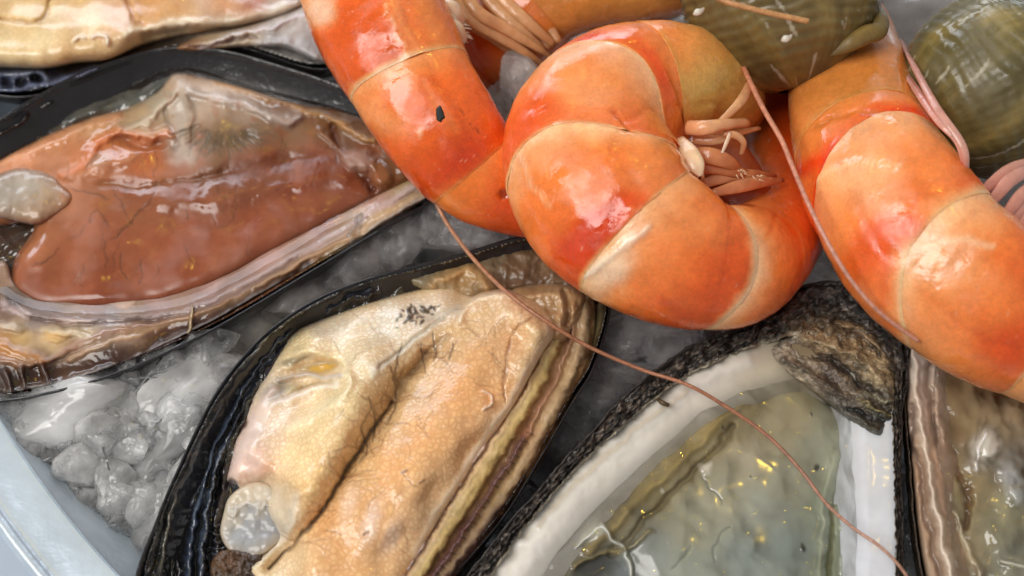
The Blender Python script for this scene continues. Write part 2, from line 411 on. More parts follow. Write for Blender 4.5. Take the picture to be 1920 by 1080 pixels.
# the rim is a wide circle round the whole dish: centre up and right of the pieces in view
mid = (rim[0] + rim[2]) / 2; ch = rim[2] - rim[0]; nrm = np.array([-ch[1], ch[0], 0]); nrm /= np.linalg.norm(nrm)
if nrm[1] < 0: nrm = -nrm
RAD = 17.0; half = np.linalg.norm(ch) / 2
CEN = mid + nrm * math.sqrt(RAD ** 2 - half ** 2)
tray = thing('serving_tray', 'round silvery metal serving tray under the ice, its rim in the lower left corner', 'tray', (CEN[0], CEN[1], -4.6))
def ring_mesh(name, prof, n, mat, parent):
    a = np.linspace(0, 2 * np.pi, n, endpoint=False); prof = smooth(prof, 4)
    V = np.concatenate([np.stack([CEN[0] + r * np.cos(a), CEN[1] + r * np.sin(a), np.full(n, z)], 1) for r, z in prof])
    return mesh(name, V, gridfaces(len(prof), n, True), mat, parent)
ring_mesh('bottom', [(.02, -3.59), (4, -3.59), (8, -3.59), (RAD - 3.6, -3.59), (RAD - 3.4, -3.7), (RAD - 3.6, -3.9), (8, -3.9), (4, -3.9), (.02, -3.9)], 200, M['floor'], tray)
ring_mesh('side', [(RAD - 3.7, -3.62), (RAD - 2.6, -3.45), (RAD - 1.5, -2.4), (RAD - .5, -.8), (RAD - .06, ZR - .12), (RAD - .02, ZR - .04), (RAD - .2, -1.0), (RAD - 1.2, -2.6), (RAD - 2.4, -3.9), (RAD - 3.6, -4.5), (4, -4.55), (.02, -4.55)], 260, M['metal'], tray)
ring_mesh('rim', [(RAD - .03, ZR - .10), (RAD, ZR - .02), (RAD + .06, ZR), (RAD + .3, ZR + .02), (RAD + .62, ZR + .04), (RAD + .70, ZR + .11), (RAD + .78, ZR + .13), (RAD + .86, ZR + .05), (RAD + .84, ZR - .08), (RAD + .74, ZR - .08), (RAD + .4, ZR - .06), (RAD - .01, ZR - .14)], 300, M['metal'], tray)

# ================================================================== mussel with brown meat (left)
mL = thing('mussel', 'half shell mussel with dark reddish brown meat at the left, liquid along its lower edge', 'mussel', at(330., 420., -1.7), 'mussels on the half shell')
outL = [(0, 222), (70, 178), (140, 140), (230, 106), (320, 87), (420, 93), (520, 120), (640, 160), (760, 215), (850, 285), (862, 330), (806, 378), (700, 440), (600, 500), (480, 572), (380, 628), (250, 688), (130, 728), (0, 752), (-110, 745), (-205, 670), (-240, 540), (-200, 400), (-110, 300)]
shL = shell_bowl('shell', outL, .25, 1.6, M['shell'], mL)
# dark inside of the shell under everything
s = Sheet([(-230, 540), (-190, 400), (-100, 298), (0, 226), (140, 144), (230, 110), (320, 91), (420, 97), (520, 124), (640, 164), (755, 219), (840, 288), (850, 328), (800, 372), (600, 492), (380, 618), (130, 716), (0, 740), (-105, 735), (-195, 665)], 3.2, z=-.25, round_w=60, round_h=-.45, seed=3)
s.colors([(100, 200, (34, 27, 27)), (0, 240, (30, 22, 22)), (200, 172, (84, 80, 72)), (300, 132, (92, 90, 82)), (250, 190, (112, 112, 102)), (140, 215, (96, 88, 80)), (260, 160, (88, 86, 78)), (420, 130, (16, 17, 22)), (560, 170, (18, 20, 24)), (640, 190, (24, 24, 26)), (460, 105, (50, 46, 44)), (300, 620, (60, 30, 18)), (100, 680, (40, 22, 16)), (500, 560, (90, 55, 30)), (700, 430, (120, 95, 50)), (20, 480, (70, 52, 40))])  # lighter grey anchors paint a dim reflection on the inner lip
s.stroke([(0, 226), (125, 152), (225, 112), (320, 92)], 12, .12, (40, 30, 30), .8)
s.stroke([(-10, 262), (60, 215), (105, 186), (128, 178), (138, 186)], 6, .16, (34, 28, 32), .8)
s.stroke([(0, 250), (40, 225), (60, 205), (95, 190)], 5, .12, (20, 16, 18), .8)
s.stroke([(0, 282), (30, 250), (44, 228), (48, 212)], 5, .12, (30, 26, 30), .8)
s.stroke([(130, 225), (225, 195), (300, 160), (325, 140)], 12, .1, (92, 96, 92), .7)  # grey-green reflection painted along the inner band
s.stroke([(450, 150), (540, 175), (640, 188)], 14, -.15, (12, 13, 16), .9)
s.stroke([(470, 118), (560, 140), (640, 165), (700, 190)], 8, .14, (96, 82, 66), .8)
s.rough(.03, 30).rough(.05, 20, 3, (-30, 7)); lipL = s.build('inner_lip', M['lip'], shL)
# meat
meatL = [(-60, 330), (0, 300), (60, 268), (150, 228), (230, 205), (296, 172), (330, 138), (400, 150), (480, 172), (560, 196), (640, 205), (720, 240), (790, 310), (770, 345), (700, 378), (600, 432), (480, 494), (380, 545), (280, 574), (180, 582), (80, 580), (34, 562), (16, 532), (30, 480), (62, 432), (50, 418), (0, 425), (-60, 420)]
s = Sheet(meatL, 2.2, z=.0, round_w=34, round_h=.34, seed=11, warp=6)
s.heights([(330, 150, .34), (240, 220, .1), (120, 260, .16), (60, 300, .1), (330, 230, .22), (420, 230, .34), (480, 210, .32), (420, 330, .24), (300, 300, .12), (300, 400, .10), (200, 380, .12), (160, 480, .12), (300, 520, .1), (500, 420, .12), (600, 380, .1), (560, 280, .14), (650, 300, .10), (720, 330, .08), (100, 540, .08), (0, 360, .0)], 30)
s.colors([(330, 150, (222, 176, 140)), (360, 190, (206, 184, 172)), (400, 170, (214, 190, 176)), (470, 200, (176, 150, 132)), (540, 225, (150, 116, 92)), (620, 235, (128, 92, 62)), (640, 270, (120, 84, 58)),
          (250, 215, (190, 162, 132)), (300, 190, (176, 160, 142)), (170, 235, (196, 150, 112)), (100, 262, (222, 150, 108)), (40, 290, (214, 142, 104)), (200, 280, (206, 124, 78)), (140, 300, (206, 132, 92)), (90, 310, (206, 140, 106)), (270, 300, (192, 108, 66)),
          (420, 250, (146, 118, 92)), (400, 275, (134, 100, 74)), (470, 245, (132, 104, 84)), (360, 290, (152, 96, 68)), (500, 300, (134, 70, 44)), (440, 320, (130, 70, 44)), (350, 360, (140, 78, 50)), (250, 360, (154, 88, 58)), (180, 370, (160, 96, 62)),
          (600, 300, (142, 72, 46)), (650, 340, (146, 78, 54)), (560, 370, (146, 76, 52)), (480, 420, (150, 78, 52)), (380, 440, (154, 82, 54)), (300, 470, (156, 84, 56)), (200, 440, (156, 86, 58)), (120, 480, (162, 92, 62)), (80, 530, (150, 80, 52)), (200, 540, (142, 72, 46)), (330, 520, (146, 76, 48)), (70, 460, (176, 112, 80)), (690, 300, (150, 92, 66)), (740, 310, (140, 92, 62))], 16)
# folds and membranes
s.stroke([(330, 142), (345, 175), (342, 220), (338, 265), (350, 290)], 20, .05, (196, 182, 176), .75)
s.stroke([(318, 180), (310, 215), (330, 255), (330, 280)], 5, -.03, (150, 128, 118), .6)
s.stroke([(352, 180), (366, 220), (362, 270)], 5, -.03, (150, 126, 112), .6)
s.stroke([(360, 170), (420, 185), (480, 205), (540, 226), (560, 222)], 9, .10, (206, 194, 196), .7)
s.stroke([(400, 155), (470, 172), (560, 200), (620, 225), (700, 265)], 7, .08, (196, 150, 100), .75)
s.stroke([(225, 240), (260, 235), (300, 205), (325, 175)], 7, .1, (208, 194, 180), .7)
s.stroke([(215, 250), (265, 252), (310, 244)], 6, .07, (220, 190, 168), .7)
s.stroke([(0, 305), (70, 272), (150, 238), (220, 215)], 12, .10, (232, 168, 130), .6)
s.stroke([(120, 330), (160, 300), (190, 262), (225, 245), (270, 262), (320, 250)], 9, .08, (218, 128, 82), .75)
s.stroke([(130, 335), (175, 320), (225, 300), (250, 290)], 11, .06, (206, 142, 112), .7)
s.blob(185, 300, 26, 14, -25, .03, (196, 168, 156), .6)
s.blob(270, 270, 45, 10, 5, -.08, (168, 96, 58), .5)
s.stroke([(620, 240), (650, 290), (690, 345), (700, 352)], 7, -.08, (96, 44, 28), .8)
s.stroke([(600, 245), (640, 280), (680, 330)], 5, .05, (150, 100, 70), .5)
s.blob(672, 300, 30, 18, 20, .14, (186, 148, 138), .8); s.blob(715, 325, 26, 16, 60, .10, (156, 104, 72), .8); s.blob(740, 300, 30, 20, 50, .06, (124, 82, 54), .6)
s.stroke([(380, 330), (460, 318), (560, 300), (630, 290)], 14, -.05, (112, 58, 36), .5)
s.stroke([(300, 380), (420, 370), (540, 345), (640, 330)], 16, .05)
s.stroke([(190, 345), (300, 350), (420, 330)], 9, -.05, (128, 84, 56), .4)
for k in range(46):                          # fine branching vessels
    x0 = random.uniform(120, 620); y0 = random.uniform(235, 500); a = random.uniform(1.2, 2.2); pts = [(x0, y0)]
    if y0 > 560 - (x0 - 100) * .35: continue
    for q in range(random.randint(3, 6)):
        a += random.uniform(-.45, .45); x0 += math.cos(a) * 13; y0 += math.sin(a) * 13; pts.append((x0, y0))
    s.stroke(pts, random.uniform(.9, 1.8), -.003, (84, 52, 36), random.uniform(.2, .5), taper=True)
for p in [[(300, 330), (275, 385), (235, 420), (210, 440)], [(258, 400), (225, 435), (205, 452)], [(120, 465), (95, 480), (60, 500)], [(215, 445), (235, 425)], [(345, 390), (350, 415)], [(130, 350), (180, 365), (215, 370)], [(230, 470), (225, 500), (240, 530)], [(262, 480), (268, 510), (258, 535)]]:
    s.stroke(p, 1.8, -.004, (84, 52, 38), .6, taper=True)
for k in range(120):                         # radiating pleats on the grey gill
    a = random.uniform(.2, 2.9); r0 = random.uniform(20, 40); r1 = r0 + random.uniform(15, 45)
    s.stroke([(415 + r0 * math.cos(a) * 1.5, 225 + r0 * math.sin(a)), (415 + r1 * math.cos(a) * 1.5, 225 + r1 * math.sin(a))], 1.6, -.003, (100, 84, 68), .45, taper=True, sm=False)
s.tint(.10, 70).tint(.3, 30, 4, None, .35, (170, 100, 70)).rough(.04, 80, 2)
s.col *= [.88, .88, .78]
s.build('meat', M['wetmeat'], mL)
# adductor muscle
s = Sheet([(-50, 345), (0, 324), (40, 314), (86, 322), (124, 350), (138, 374), (112, 398), (70, 420), (0, 408), (-50, 400)], 2.2, z=.2, round_w=26, round_h=.16, seed=21, warp=9, wscale=24)
s.colors([(10, 360, (176, 166, 152)), (50, 340, (190, 180, 166)), (100, 360, (190, 168, 142)), (60, 400, (176, 148, 120)), (120, 385, (186, 140, 104)), (130, 375, (190, 130, 92))]).tint(.10, 24, 3).rough(.04, 50, 3); s.col += (lin((150, 92, 62)) - s.col) * (np.exp(-np.clip(s.D, 0, 99) / 9.0) * .8)[:, None]
s.col *= .86
s.build('adductor_muscle', M['muscle'], mL)
# frilled mantle edge along the lower rim
s = Sheet([(-200, 560), (-120, 545), (-20, 500), (10, 490), (30, 530), (80, 556), (180, 560), (300, 550), (400, 518), (520, 460), (640, 400), (740, 350), (800, 322), (815, 346), (800, 372), (700, 432), (600, 488), (480, 556), (380, 612), (250, 672), (130, 714), (0, 738), (-110, 728), (-200, 650)], 2.2, z=.12, round_w=10, round_h=.14, seed=23, warp=5, wscale=44)
s.heights([(0, 640, .05), (200, 630, .05), (100, 700, -.02), (400, 600, 0), (700, 400, .08), (180, 570, -.12), (300, 560, -.12), (420, 520, -.12), (540, 462, -.1), (660, 400, -.08), (60, 565, -.1)], 30)
s.colors([(40, 625, (196, 160, 104)), (100, 640, (206, 172, 122)), (10, 655, (176, 120, 60)), (160, 625, (206, 182, 150)), (200, 600, (192, 180, 176)), (60, 600, (150, 130, 118)), (240, 610, (206, 170, 140)), (330, 590, (190, 150, 116)), (150, 660, (150, 112, 84)), (80, 680, (60, 38, 28)), (0, 700, (30, 20, 18)), (200, 670, (60, 30, 18)), (300, 620, (110, 62, 36)), (350, 615, (76, 38, 22)), (430, 580, (96, 50, 26)), (420, 545, (150, 106, 76)), (520, 520, (160, 116, 76)), (560, 510, (140, 96, 56)), (640, 460, (196, 162, 104)), (720, 410, (196, 168, 112)), (780, 365, (150, 128, 76)), (20, 580, (120, 92, 76)), (180, 578, (196, 160, 150)), (300, 570, (200, 160, 150)), (400, 535, (200, 156, 146)), (500, 480, (196, 150, 138)), (600, 425, (190, 146, 132)), (700, 375, (180, 140, 120)), (80, 572, (176, 150, 146))], 10)  # mauve by the pool: pink tissue plus painted lavender sheen of the liquid
s.stroke([(10, 570), (60, 588), (180, 600), (290, 592), (400, 562), (520, 500), (640, 434), (780, 352)], 9, .05, (208, 186, 186), .7)
s.stroke([(60, 596), (140, 610), (220, 602), (300, 600), (420, 560), (560, 488)], 5, -.04, (92, 62, 50), .7)
s.stroke([(-60, 668), (0, 676), (70, 682), (110, 668), (150, 642), (210, 622), (300, 606), (400, 574), (540, 505), (660, 440)], 7, .05, (150, 112, 92), .8)
s.stroke([(60, 690), (120, 672), (160, 650), (230, 630), (330, 606), (420, 572), (470, 545)], 4, -.03, (74, 44, 34), .7)
s.stroke([(130, 676), (165, 652), (230, 634), (300, 614), (360, 594), (440, 562), (560, 496), (700, 420), (800, 360)], 7, .05, (196, 160, 124), .75)
s.stroke([(-60, 716), (60, 706), (180, 682), (300, 640), (400, 594), (490, 548), (580, 496)], [20, 20, 22, 20, 16, 12, 6], -.03, (56, 28, 16), .9)
s.stroke([(0, 742), (130, 712), (250, 672), (380, 612), (480, 556), (600, 490), (800, 366)], 5, .12, (140, 140, 142), .7)  # silver highlight painted along the lower shell edge
for x, y in [(36, 700), (78, 694), (8, 712), (-30, 712)]:
    s.stroke([(x, y - 12), (x + 6, y + 10), (x + 10, y + 26)], 4, .16, (96, 86, 84), .8)
s.stroke([(0, 650), (40, 662), (80, 672)], 10, .06, (186, 128, 70), .7)
s.blob(20, 612, 24, 9, 5, .08, (196, 180, 160), .8); s.blob(120, 622, 40, 9, 8, .06, (206, 190, 160), .7); s.blob(105, 632, 24, 12, -10, .04, (196, 150, 70), .5)
s.stroke([(361, 575), (359, 600), (352, 628)], 1.8, .12, (206, 186, 150), .9)
s.tint(.14, 26, 3, (-28, 3)).rough(.02, 50, 2, (-28, 5)).rough(.004, 9, 2)
s.build('mantle_edge', M['wetmeat'], mL)
# liquid: flat pool that climbs the lower edge
s = Sheet([(-220, 540), (-150, 420), (0, 300), (150, 226), (320, 128), (480, 165), (700, 225), (800, 320), (790, 352), (700, 402), (600, 456), (480, 524), (380, 574), (290, 598), (180, 604), (60, 594), (10, 570), (-60, 640), (-180, 640)], 3.2, z=-.03, round_w=4, round_h=.05, seed=27, drop=.1)
D = linedist(s.U, s.V, smooth([(0, 566), (60, 592), (180, 604), (290, 598), (380, 574), (480, 524), (600, 456), (700, 402), (800, 340)]), 200)[0]
s.h += .26 * np.exp(-D / 24.0); s.rough(.012, 90, 2)
s.build('liquid', M['film'], mL)

# ================================================================== mussel with cream meat (centre)
mC = thing('mussel', 'half shell mussel with cream and peach meat in the centre, glossy black rim', 'mussel', at(720., 820., -1.7), 'mussels on the half shell')
outC = [(250, 1110), (290, 980), (340, 862), (400, 742), (460, 662), (520, 606), (600, 556), (700, 518), (800, 492), (880, 470), (960, 446), (1040, 436), (1110, 462), (1142, 520), (1144, 590), (1114, 690), (1080, 745), (1012, 862), (952, 960), (890, 1036), (840, 1090), (790, 1160), (650, 1240), (450, 1250), (300, 1210)]
shC = shell_bowl('shell', outC, .35, 1.6, M['shell'], mC)
s = Sheet([(270, 1100), (296, 985), (346, 868), (406, 748), (466, 668), (526, 612), (602, 563), (702, 525), (800, 500), (880, 478), (960, 454), (1036, 444), (1102, 468), (1132, 522), (1136, 588), (1106, 686), (1072, 740), (1004, 858), (944, 955), (882, 1030), (832, 1084), (780, 1150), (650, 1228), (450, 1236), (310, 1195)], 2.6, z=-.05, round_w=70, round_h=-.4, seed=31, warp=6)
s.colors([(300, 1050, (14, 13, 15)), (350, 900, (14, 14, 17)), (420, 750, (14, 14, 18)), (400, 1000, (18, 20, 26)), (440, 900, (20, 20, 26)), (500, 640, (22, 24, 30)), (560, 600, (40, 48, 60)), (640, 560, (34, 36, 34)), (760, 520, (60, 58, 46)), (880, 490, (104, 92, 70)), (960, 480, (110, 92, 68)), (1040, 480, (104, 80, 54)), (1100, 560, (128, 112, 92)), (1120, 600, (110, 100, 70)), (1090, 680, (90, 66, 36)), (1040, 760, (110, 70, 34)), (960, 900, (50, 28, 18)), (900, 980, (26, 18, 18)), (840, 1060, (20, 14, 18)), (700, 1000, (60, 50, 40))], 20)
EA = [(262, 1110), (292, 985), (342, 868), (402, 748), (462, 668), (524, 610), (600, 561), (700, 523)]
EB = [(410, 1110), (412, 980), (432, 870), (470, 770), (508, 690), (545, 636), (620, 585), (710, 545)]
for f, wd, dz, cc in [(.06, 5, .10, (30, 28, 28)), (.22, 8, .10, (100, 102, 106)), (.32, 5, -.14, (8, 8, 10)), (.45, 8, -.12, (8, 8, 10)), (.58, 7, .14, (58, 70, 92)), (.68, 4, -.10, (8, 8, 10)), (.76, 6, .12, (70, 80, 98)), (.86, 5, -.1, (10, 10, 14)), (.95, 6, .10, (50, 40, 42))]:  # ridges; the blue-grey ones carry a painted sheen
    s.stroke(between(EA, EB, f), wd, dz, cc, .75, sm=False)
for k in range(40):                          # broken growth layers, bluish sheen painted into some
    f = random.uniform(.05, .98); a0 = random.uniform(0, .8); L = random.uniform(.08, .35)
    p = between(EA, EB, f); n0 = int(a0 * 40); n1 = min(40, n0 + max(4, int(L * 40)))
    p = p[n0:n1] + np.linspace(0, random.uniform(-8, 8), n1 - n0)[:, None] * [.9, .4]
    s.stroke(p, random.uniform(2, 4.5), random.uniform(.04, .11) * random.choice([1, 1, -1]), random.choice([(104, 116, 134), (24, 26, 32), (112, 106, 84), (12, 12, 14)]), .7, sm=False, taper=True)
for k in range(9):                           # little frills near the tip
    y = 985 + k * 13; s.stroke([(392 + k % 3 * 3, y), (405, y + 4), (420, y + 2)], 2.6, .10, (60, 66, 76), .7)
s.stroke([(560, 640), (575, 610), (600, 588)], 12, -.10, (120, 140, 165), .55)  # bluish sheen painted on the black lip
s.stroke([(1136, 560), (1134, 600), (1104, 690), (1070, 745), (1002, 862), (942, 960), (880, 1036), (830, 1090)], 6, .10, (18, 16, 16), .9)
s.stroke([(1090, 700), (1050, 760), (990, 850), (930, 950), (860, 1040)], 9, -.12, (50, 26, 12), .6)
s.rough(.035, 22, 4, (-62, 5)); s.rough(.02, 9, 3, (-62, 3))
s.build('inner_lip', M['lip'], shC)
# right hand mantle bands
RA = [(1036, 612), (1014, 650), (994, 680), (962, 743), (914, 815), (866, 887), (824, 954), (792, 1010), (752, 1080), (710, 1140)]
RB = [(1114, 560), (1116, 620), (1102, 683), (1066, 762), (1022, 848), (962, 942), (908, 1020), (862, 1075), (812, 1140)]
s = Sheet([tuple(p) for p in RA[:1] + [(1040, 585), (1066, 560), (1104, 540)] + RB] + [tuple(p) for p in RA[:0:-1]], 2.0, z=.30, round_w=14, round_h=.2, seed=33, warp=4, wscale=26)
s.heights([(1060, 600, .12), (1100, 620, .0), (1080, 720, -.04), (1000, 750, .16), (1020, 800, 0), (940, 830, .14), (960, 890, 0), (870, 930, .12), (900, 980, 0), (820, 1020, .1)], 40)
s.colors([(1070, 600, (176, 150, 116)), (1100, 600, (168, 152, 124)), (1060, 690, (190, 166, 116)), (1095, 660, (176, 158, 128)), (1070, 730, (176, 152, 116)), (1030, 780, (182, 150, 104)), (1040, 770, (172, 146, 110)), (1000, 830, (170, 120, 76)), (1010, 850, (150, 96, 52)), (960, 880, (190, 160, 100)), (970, 900, (110, 70, 60)), (930, 930, (186, 152, 84)), (900, 960, (190, 160, 110)), (930, 970, (50, 30, 36)), (880, 1010, (60, 42, 52)), (840, 1060, (40, 24, 30))], 9)
for f, wd, dz, cc, aa in [(.03, 6, .10, (218, 192, 184), .85), (.10, 3, -.07, (150, 106, 92), .7), (.16, 6, .06, (216, 186, 150), .8), (.26, 9, .06, (206, 180, 128), .85), (.36, 9, .05, (196, 168, 106), .8), (.44, 3, -.06, (170, 136, 84), .7), (.50, 5, -.10, (136, 88, 58), .8), (.57, 6, .07, (160, 116, 96), .8), (.66, 6, -.03, (170, 130, 92), .7), (.78, 12, .06, (186, 158, 122), .85), (.93, 7, -.05, (130, 84, 44), .8)]:
    s.stroke(between(RA, RB, f), wd, dz, cc, aa, sm=False)
p = between(RA, RB, .56); s.stroke(p[16:], 7, .10, (84, 60, 70), .85, sm=False)
for k in range(26):                          # scalloped dark frill
    q = p[min(39, 15 + k)]; s.stroke([(q[0] - 2, q[1]), (q[0] + 9, q[1] + 5)], 1.8, -.03, (70, 44, 42), .5, sm=False)
p = between(RA, RB, .86)
s.stroke(p[24:], 12, .02, (60, 30, 34), .8, sm=False)
s.tint(.14, 16).rough(.025, 22, 3, (-58, 5)).rough(.004, 8, 2)
s.build('mantle_edge', M['wetmeat'], mC)
# lump of foot meat at the hinge end
s = Sheet([(960, 545), (990, 536), (1030, 532), (1070, 536), (1098, 552), (1096, 580), (1078, 610), (1060, 640), (1030, 640), (1000, 600), (970, 566)], 2.0, z=.62, round_w=26, round_h=.4, seed=35, warp=3)
s.colors([(1000, 545, (176, 142, 100)), (1050, 552, (196, 164, 122)), (1085, 570, (166, 128, 86)), (1040, 600, (170, 132, 92)), (1060, 625, (186, 150, 112))])
s.stroke([(985, 560), (1030, 548), (1052, 560), (1050, 600)], 7, .06, (206, 174, 130), .6); s.stroke([(1058, 548), (1066, 580), (1060, 610)], 5, -.10, (130, 92, 60), .6)
s.rough(.04, 24).tint(.1, 20); s.build('foot', M['meat'], mC)
# tissue behind the fold: dull film toward the hinge
s = Sheet([(760, 520), (880, 492), (960, 470), (1040, 462), (1090, 480), (1112, 530), (1080, 545), (1000, 540), (930, 552), (880, 560), (800, 545)], 2.6, z=.18, round_w=20, round_h=.15, seed=36, warp=8)
s.colors([(800, 525, (128, 116, 92)), (860, 515, (170, 138, 92)), (930, 520, (96, 78, 62)), (970, 500, (118, 92, 66)), (1040, 490, (126, 96, 66)), (1090, 520, (120, 96, 74)), (920, 490, (130, 116, 92)), (1000, 530, (100, 80, 62))]).tint(.2, 30).rough(.05, 30)
s.stroke([(820, 530), (870, 512), (900, 520), (912, 536)], 12, .12, (186, 150, 100), .7)
s.build('gill', M['wetmeat'], mC)
# main meat
meatC = [(470, 1090), (410, 1020), (412, 950), (432, 868), (452, 790), (488, 722), (526, 655), (552, 620), (620, 592), (700, 566), (780, 545), (850, 532), (880, 556), (910, 548), (950, 545), (1000, 562), (1036, 596), (1042, 626), (1022, 655), (1002, 690), (970, 752), (922, 824), (874, 896), (832, 962), (798, 1020), (756, 1090), (700, 1150), (620, 1200), (520, 1180)]
s = Sheet(meatC, 1.9, z=.0, round_w=40, round_h=.34, seed=41, warp=4)
s.heights([(a_, b_, .45 + (c_ - .55) * 1.5) for a_, b_, c_ in [(600, 600, .42), (700, 600, .50), (800, 565, .50), (860, 545, .44), (540, 640, .40), (600, 650, .52), (700, 680, .66), (660, 760, .82), (620, 830, .86), (580, 900, .84), (540, 960, .74), (500, 840, .55), (470, 900, .40), (480, 1000, .2), (510, 1040, .5), (470, 790, .42), (560, 720, .40), (760, 680, .62), (800, 640, .62), (860, 620, .70), (900, 570, .78), (950, 560, .86), (1000, 600, .82), (1030, 680, .7), (960, 640, .72), (940, 720, .70), (880, 760, .74), (830, 820, .76), (900, 860, .62), (770, 900, .78), (830, 940, .62), (700, 980, .76), (760, 1040, .62), (620, 1060, .72)]], 22, 2.2)
s.colors([(600, 620, (232, 206, 160)), (560, 640, (236, 210, 160)), (680, 590, (228, 200, 152)), (640, 650, (232, 212, 176)), (720, 610, (220, 208, 184)), (800, 580, (206, 194, 172)), (800, 548, (232, 194, 132)), (860, 560, (214, 186, 144)), (700, 680, (226, 206, 166)), (650, 740, (232, 206, 154)), (600, 800, (236, 206, 150)), (560, 860, (238, 204, 148)), (590, 920, (232, 190, 128)), (500, 800, (232, 206, 176)), (460, 850, (226, 196, 180)), (470, 800, (220, 190, 172)), (520, 740, (226, 206, 178)), (660, 820, (222, 184, 128)), (640, 880, (220, 180, 124)), (760, 700, (204, 170, 122)), (720, 760, (206, 170, 118)), (820, 650, (204, 164, 114)), (860, 620, (214, 176, 126)), (900, 590, (222, 186, 138)), (950, 560, (226, 192, 150)), (960, 640, (214, 166, 116)), (900, 680, (220, 166, 108)), (1010, 640, (226, 192, 144)), (1030, 690, (228, 204, 164)), (860, 740, (224, 166, 106)), (940, 740, (226, 170, 112)), (800, 820, (226, 170, 110)), (880, 830, (226, 172, 116)), (740, 880, (228, 172, 112)), (800, 920, (228, 180, 126)), (700, 950, (228, 174, 116)), (760, 1000, (228, 182, 132)), (620, 980, (224, 170, 112)), (640, 1050, (228, 174, 116)), (540, 1000, (230, 196, 146)), (500, 1050, (226, 200, 160)), (840, 970, (230, 196, 156)), (960, 800, (228, 190, 150))], 16)
s.ret[:] = .42
G = [(930, 552), (880, 590), (840, 630), (800, 668), (765, 705), (735, 752), (708, 794), (672, 850), (640, 900), (600, 960), (556, 1016), (505, 1066)]
s.stroke(G[3:], [12, 18, 20, 20, 18, 16], -.20); s.stroke(G[5:], [2.5, 4, 4, 4, 3], -.10, (96, 66, 38), .75)
s.stroke(G[2:6], 8, -.05, (160, 128, 86), .5)
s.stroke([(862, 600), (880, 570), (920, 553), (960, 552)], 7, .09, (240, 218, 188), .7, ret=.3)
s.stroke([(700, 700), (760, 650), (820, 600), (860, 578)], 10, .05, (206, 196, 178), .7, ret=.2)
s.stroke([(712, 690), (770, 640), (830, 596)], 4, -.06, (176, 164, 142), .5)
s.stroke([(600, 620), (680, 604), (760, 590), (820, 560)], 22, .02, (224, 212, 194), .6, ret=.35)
# siphon slit
s.blob(585, 695, 62, 22, -18, -.20, None); s.blob(600, 690, 38, 11, -14, -.03, (150, 116, 62), .9, ret=0); s.blob(604, 690, 26, 7, -12, .02, (206, 156, 50), .85)
s.blob(560, 672, 34, 8, -20, -.04, (104, 84, 56), .7, ret=0)
s.stroke([(640, 700), (655, 712), (648, 735), (620, 760), (580, 780), (540, 812)], 9, .09, (236, 218, 176), .7, ret=.3)
s.stroke([(560, 660), (600, 660), (640, 676), (656, 704)], 8, .08, (238, 214, 168), .7, ret=.3)
s.stroke([(520, 712), (560, 704), (610, 706), (640, 708)], 5, .10, (186, 172, 166), .8, ret=0); s.stroke([(535, 745), (575, 722), (620, 716)], 4, -.08, (150, 112, 60), .7, ret=0)
s.stroke([(540, 752), (585, 730), (630, 720)], 6, .06, (240, 228, 210), .7, ret=.1)
s.blob(515, 735, 26, 18, -30, -.06, (140, 124, 108), .8, ret=0); s.blob(548, 730, 14, 9, -20, .10, (176, 160, 120), .8, ret=0)
s.stroke([(470, 850), (490, 790), (530, 750), (580, 740)], 8, .04, (214, 190, 172), .7, ret=0)
s.stroke([(440, 900), (460, 830), (486, 770), (512, 730)], 9, .03, (208, 178, 160), .7, ret=0)
s.blob(470, 880, 24, 40, 20, .04, (232, 190, 170), .5, ret=.1); s.blob(500, 880, 20, 14, -40, .05, (206, 140, 100), .4)
s.blob(436, 912, 9, 16, -25, -.10, (44, 22, 28), .95, .3)
s.blob(478, 975, 78, 72, 0, -.38, (196, 180, 156), .7, .35, ret=.1)
s.stroke([(556, 930), (548, 985), (520, 1020), (490, 1050)], 9, .08, (226, 206, 180), .7)
# dark vessels in the valley and over the lobes
for p in [[(752, 640), (742, 690), (748, 730)], [(790, 640), (792, 670), (800, 700)], [(690, 742), (702, 780), (700, 830)], [(812, 620), (818, 655), (812, 680)], [(730, 680), (742, 720), (740, 760), (720, 800)], [(850, 640), (846, 660), (836, 676)], [(700, 760), (680, 800), (690, 840), (672, 870)]]:
    s.stroke(p, 2.2, -.008, (74, 58, 40), .75, taper=True)
s.stroke([(958, 625), (952, 660), (946, 720), (944, 760)], 4, -.02, (150, 96, 56), .6, taper=True); s.stroke([(1000, 590), (972, 612), (958, 628)], 3, -.02, (150, 100, 60), .6, taper=True)
for k in range(150):
    if random.random() < .55:
        i = random.randint(3, 10); x0, y0 = G[i]; x0 += random.uniform(-12, 12); a = random.choice([random.uniform(-2.6, -1.7), random.uniform(-.9, .3)])
    else: x0 = random.uniform(620, 1000); y0 = random.uniform(600, 1060); a = random.uniform(-3, 0)
    pts = [(x0, y0)]
    for q in range(random.randint(3, 7)):
        a += random.uniform(-.5, .5); x0 += math.cos(a) * 11; y0 += math.sin(a) * 11; pts.append((x0, y0))
    s.stroke(pts, random.uniform(.8, 2.0), -.003, (130, 86, 50), random.uniform(.2, .55), taper=True)
for k in range(46):                          # black specks of the digestive gland
    x, y = random.gauss(775, 22), 0; y = 588 - (x - 775) * .28 + random.gauss(0, 9)
    s.blob(x, y, random.uniform(2, 6), random.uniform(1.5, 4), random.uniform(0, 180), .01, (70, 62, 50), .8)
for x, y in [(735, 1002), (700, 970), (655, 940), (690, 990), (885, 880)]: s.blob(x, y, 14, 34, 20, .02, (240, 212, 190), .5, .8)
for x, y in [(757, 884), (790, 905), (684, 1000)]: s.stroke([(x - 5, y + 3), (x + 5, y - 4)], 1.6, .02, (80, 40, 24), .9, sm=False)
